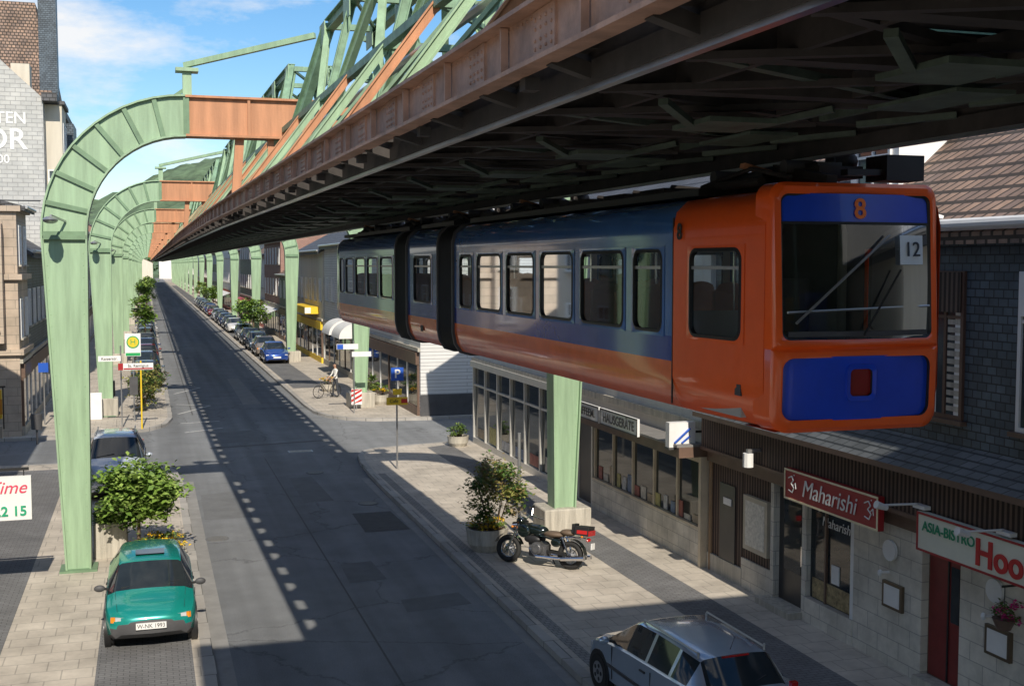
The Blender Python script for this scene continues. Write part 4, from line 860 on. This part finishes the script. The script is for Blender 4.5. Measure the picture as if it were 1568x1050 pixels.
b=post('direction_sign',-.3,51.4,3.0,.035,yellowM); b.box(-1.0,.2,51.35,51.38,2.62,2.9,white); b.box(-1.2,-1.0,51.35,51.38,2.62,2.9,sr); b.box(-.98,.18,51.345,51.35,2.64,2.7,sr); o=b.finish(); text('St. Remigius',(-.4,51.34,2.79),FY,.17,black,o)
b=B('hanging_sign'); b.box(-4.4,-2.36,25.9,26.0,1.75,2.66,white); b.beam((-5.2,25.95,2.8),(-2.4,25.95,2.8),.06,.06,black); b.beam((-5.0,25.95,2.2),(-4.4,25.95,2.2),.06,.06,black)
for xx in(-4.3,-2.5): b.beam((xx,25.95,2.66),(xx,25.95,2.8),.02,.02,black)
o=b.finish(); text('Nail Time',(-2.45,25.89,2.42),FY,.36,M('text_pink',(.7,.06,.12),.5),o,align='RIGHT',shear=.3); text('78 22 15',(-2.45,25.89,1.93),FY,.28,M('text_green2',(.02,.35,.18),.5),o,align='RIGHT',ext=.008,bold=.006)
b=B('hanging_sign'); b.box(-6.4,-4.62,41.6,41.8,1.95,2.9,yellowM); b.box(-6.4,-4.6,41.58,41.6,2.1,2.6,M('orange_panel',(.6,.25,.02),.5)); b.box(-6.4,-4.62,41.6,41.8,1.3,1.7,concrete); b.beam((-5.5,41.7,3.0),(-4.5,41.7,3.0),.05,.05,black); b.beam((-4.58,41.7,1.6),(-4.58,41.7,3.0),.04,.04,black); o=b.finish(); text('HAUSERS',(-4.68,41.57,2.35),FY,.3,white,o,align='RIGHT')
b=B('information_column'); b.box(-2.6,-2.0,55.2,55.5,.1,1.3,white); b.finish(bevel=.03)
b=B('signal_cabinet'); b.box(-1.9,-1.5,57.4,57.8,.1,1.6,darkgrey); b.finish(bevel=.02)
b=post('blue_parking_sign',-4.3,54,2.9,.03); b.box(-4.5,-4.1,53.9,53.93,2.4,2.8,blueM); b.finish()
b=B('litter_bin'); b.cyl((-4.2,49,.6),(-4.2,49,1.2),.2,.22,darkgrey,12); b.cyl((-4.2,49,0),(-4.2,49,.6),.04,.04,darkgrey,6); b.finish()
b=B('overhead_wire')
for (p,q) in [((-14,60,11.5),(Xc(56.3)-6.2,56.3,9.3)),((-5,66,10),(-2.2,56.3,9.5)),((-8,40,9.9),(-2.2,28.0,8.4))]:
    p=Vector(p);q=Vector(q); pts=[p.lerp(q,i/10)-Vector((0,0,.3*math.sin(math.pi*i/10))) for i in range(11)]; b.tube(pts,.012,black,5)
b.finish()
b=B('yellow_shop_canopy'); b.box(10.7,11.68,84,92,3.5,4.0,yellowM); b.box(10.68,11.1,83.97,84.0,3.55,3.95,white); b.finish()
b=B('white_awning')
for yy in(68,72):
    n=8; A=[];C=[]
    for i in range(n+1):
        t=math.pi/2*i/n; A.append((11.7-1.1*math.sin(t),yy,2.7+.9*math.cos(t))); C.append((11.7-1.1*math.sin(t),yy+3,2.7+.9*math.cos(t)))
    b.loops(A,C,white,True,False); b.add([(11.7,yy,2.7)]+A,[tuple(range(n+2))],white)
b.finish(recalc=False)

# ------------------------------------------------------------------ people
def person(name,x,y,ang,shirt,trous,pose='stand',hair=(.06,.04,.03)):
    J={'pel':(0,0,.95,.125),'wai':(0,.01,1.12,.115),'che':(0,.01,1.33,.14),'nec':(0,.01,1.50,.055),'hd0':(0,.03,1.56,.06),'hd1':(0,.03,1.66,.092),'hd2':(0,.02,1.73,.07)}
    E=[('pel','wai'),('wai','che'),('che','nec'),('nec','hd0'),('hd0','hd1'),('hd1','hd2')]
    fwd=.35 if pose=='bike' else .06
    for s,g in((-1,'l'),(1,'r')):
        st=.10*s if pose!='stand' else .04*s
        if pose=='walk': st=.22*s
        J['hip'+g]=(s*.09,0,.9,.085);J['kne'+g]=(s*.1,st*.6+.03,.5,.058);J['ank'+g]=(s*.11,st,.09,.04);J['toe'+g]=(s*.13,st+.16,.04,.035)
        E+=[('pel','hip'+g),('hip'+g,'kne'+g),('kne'+g,'ank'+g),('ank'+g,'toe'+g)]
        J['sho'+g]=(s*.17,.0,1.43,.06);J['elb'+g]=(s*.22,fwd*.35,1.16,.042);J['wri'+g]=(s*.20,fwd,.98 if pose=='bike' else .92,.028);J['hnd'+g]=(s*.2,fwd+.06,.93 if pose=='bike' else .84,.034)
        E+=[('che','sho'+g),('sho'+g,'elb'+g),('elb'+g,'wri'+g),('wri'+g,'hnd'+g)]
    ks=list(J); me=bpy.data.meshes.new('tmp'); me.from_pydata([J[k][:3] for k in ks],[(ks.index(a),ks.index(c)) for a,c in E],[])
    o=bpy.data.objects.new('tmp',me); scene.collection.objects.link(o)
    sk=o.modifiers.new('s','SKIN')
    for i,k in enumerate(ks):
        v=me.skin_vertices[0].data[i]; v.radius=(J[k][3],J[k][3]*(.75 if k in('che','wai','pel') else 1)); v.use_root=(k=='pel')
    o.modifiers.new('u','SUBSURF').levels=2
    dg=bpy.context.evaluated_depsgraph_get(); ev=o.evaluated_get(dg); m2=bpy.data.meshes.new_from_object(ev)
    bpy.data.objects.remove(o)
    skin=M('skin',(.45,.26,.18),.6,var=.05); hm=M('hair_'+name,hair,.7,var=.3); shoe=M('shoe',(.03,.03,.03),.5)
    mats=[M('shirt_'+name,shirt,.8),M('trousers_'+name,trous,.8),skin,hm,shoe]
    for m in mats: m2.materials.append(m)
    for p in m2.polygons:
        c=p.center; k=0
        if c.z<.98 and abs(c.x)<.17: k=1
        if c.z<.1: k=4
        if abs(c.x)>.165 and c.z<1.1: k=2
        if c.z>1.50: k=2
        if c.z>1.60 and (c.y<.035 or c.z>1.72): k=3
        p.material_index=k; p.use_smooth=True
    o=bpy.data.objects.new(name,m2); scene.collection.objects.link(o)
    b=B('face_and_fingers')
    b.ell((0,.125,1.655),(.014,.02,.024),skin,8,6)
    for s in(-1,1):
        b.ell((s*.035,.112,1.675),(.012,.008,.008),black,8,6); b.ell((s*.093,.03,1.66),(.012,.02,.03),skin,8,6)
        hx,hy,hz=J['hndr' if s>0 else 'hndl'][:3]
        for k,(ln) in enumerate((.055,.065,.07,.06)):
            a=(hx+s*(.0),hy-.03+.02*k,hz-.02); m_=(a[0],a[1]+.01,a[2]-ln*.6); b.cyl(a,m_,.010,.009,skin,6); b.cyl(m_,(m_[0]-s*.015,m_[1]+.012,m_[2]-ln*.45),.009,.007,skin,6)
        b.cyl((hx-s*.01,hy+.03,hz+.01),(hx-s*.03,hy+.06,hz-.03),.011,.008,skin,6)
    b.box(-.022,.022,.108,.115,1.605,1.612,redM)
    c=b.finish(parent=o)
    o.location=(x,y,.12); o.rotation_euler=(0,0,math.radians(ang))
    return o
person('man_with_bicycle',9.3,60.9,110,(.7,.7,.68),(.05,.055,.07),'bike')
person('pedestrian',11.1,150,170,(.04,.04,.05),(.04,.05,.08),'walk'); person('pedestrian',10.9,97,10,(.3,.06,.05),(.05,.06,.1),'walk')
b=B('bicycle'); b.T=lambda p:(8.85-p[0]*.9,60.75+p[0]*-.35+p[1],.12+p[2])
for u in(-.5,.55): b.torus((u,0,.34),(0,1,0),.32,.02,tyre,24,6); b.cyl((u,-.04,.34),(u,.04,.34),.03,.03,chrome,8); [b.cyl((u,0,.34),(u+.31*math.cos(a*.785),0,.34+.31*math.sin(a*.785)),.004,.004,chrome,4) for a in range(8)]
for p,q in (((-.5,0,.34),(0,0,.3)),((-.5,0,.34),(-.15,0,.85)),((0,0,.3),(-.15,0,.9)),((0,0,.3),(.4,0,.8)),((-.15,0,.82),(.38,0,.86)),((.55,0,.34),(.38,0,.95))): b.cyl(p,q,.018,.018,darkgrey,8)
b.cyl((.36,-.27,1.0),(.36,.27,1.0),.014,.014,chrome,6); b.ell((-.17,0,.95),(.13,.07,.04),black); b.finish()

# ------------------------------------------------------------------ hills and distance
b=B('hills'); nx,ny=190,60; v=[];f=[]
for j in range(ny+1):
    for i in range(nx+1):
        x=-600+1300*i/nx; y=850+900*j/ny
        t=min(1,max(0,(x+110)/230)); t=t*t*(3-2*t); hmax=64+66*t-(max(0,x-300)*.05)
        s=min(1,j/(ny*.55)); s=s*s*(3-2*s)
        z=-2+s*hmax+ noise.noise(Vector((x*.012,y*.012,0)))*10*s+noise.noise(Vector((x*.07,y*.07,3)))*6*s+noise.noise(Vector((x*.2,y*.2,3)))*3.5*s
        v.append((x,y,z))
for j in range(ny):
    for i in range(nx): f.append((j*(nx+1)+i,j*(nx+1)+i+1,(j+1)*(nx+1)+i+1,(j+1)*(nx+1)+i))
hm=M('hill_woodland',(.105,.16,.085),.95,var=.6,scale=.05,bump=1,bscale=.2); b.add(v,f,hm,True); b.finish()
b=B('distant_trees')
for k in range(14): 
    x=-60+k*11+R()*5
    leaves(b,(x,640+R()*40,7+R()*4),(9,9,7+R()*3),260,2.2,leafs,seed=60+k)
b.finish(recalc=False)

# ------------------------------------------------------------------ light, sky, camera
w=bpy.data.worlds.new('World'); scene.world=w; w.use_nodes=True; N=w.node_tree.nodes; L=w.node_tree.links
bg=N['Background']; sk=N.new('ShaderNodeTexSky'); sk.sky_type='NISHITA'; sk.sun_disc=False; sk.sun_elevation=math.radians(37.5); sk.sun_rotation=math.radians(183); sk.air_density=1.0; sk.dust_density=.15; sk.ozone_density=2.5
hs=N.new('ShaderNodeHueSaturation'); hs.inputs['Saturation'].default_value=1.28; hs.inputs['Value'].default_value=.88; L.new(sk.outputs[0],hs.inputs['Color'])
tc=N.new('ShaderNodeTexCoord'); mp=N.new('ShaderNodeMapping'); mp.inputs['Scale'].default_value=(1,1,2.6); mp.inputs['Location'].default_value=(.9,.45,.2); L.new(tc.outputs['Generated'],mp.inputs[0])
n=N.new('ShaderNodeTexNoise'); n.inputs['Scale'].default_value=4.2; n.inputs['Detail'].default_value=9; n.inputs['Roughness'].default_value=.6; L.new(mp.outputs[0],n.inputs['Vector'])
r=N.new('ShaderNodeValToRGB'); r.color_ramp.elements[0].position=.485; r.color_ramp.elements[1].position=.64; r.color_ramp.elements[1].color=(.9,.9,.9,1); L.new(n.outputs['Fac'],r.inputs['Fac'])
mx=N.new('ShaderNodeMixRGB'); mx.inputs[2].default_value=(6.6,6.5,6.4,1); L.new(r.outputs['Color'],mx.inputs[0]); L.new(hs.outputs[0],mx.inputs[1]); L.new(mx.outputs[0],bg.inputs['Color'])
bg.inputs['Strength'].default_value=.15
sl=bpy.data.lights.new('sun','SUN'); sl.energy=5; sl.angle=math.radians(.5); sl.color=(1,.91,.77); so=bpy.data.objects.new('sun',sl); scene.collection.objects.link(so)
so.rotation_euler=Vector((.065,1.3,-1)).to_track_quat('-Z','Y').to_euler()
cd=bpy.data.cameras.new('camera'); co=bpy.data.objects.new('camera',cd); scene.collection.objects.link(co); co.location=(0,0,7.0)
co.rotation_euler=(math.radians(90-3.81),0,math.radians(-17.25)); cd.lens=41.33; cd.sensor_width=36; cd.clip_end=6000; cd.clip_start=.1
scene.camera=co
scene.view_settings.view_transform='Standard'; scene.view_settings.look='None'; scene.view_settings.exposure=0
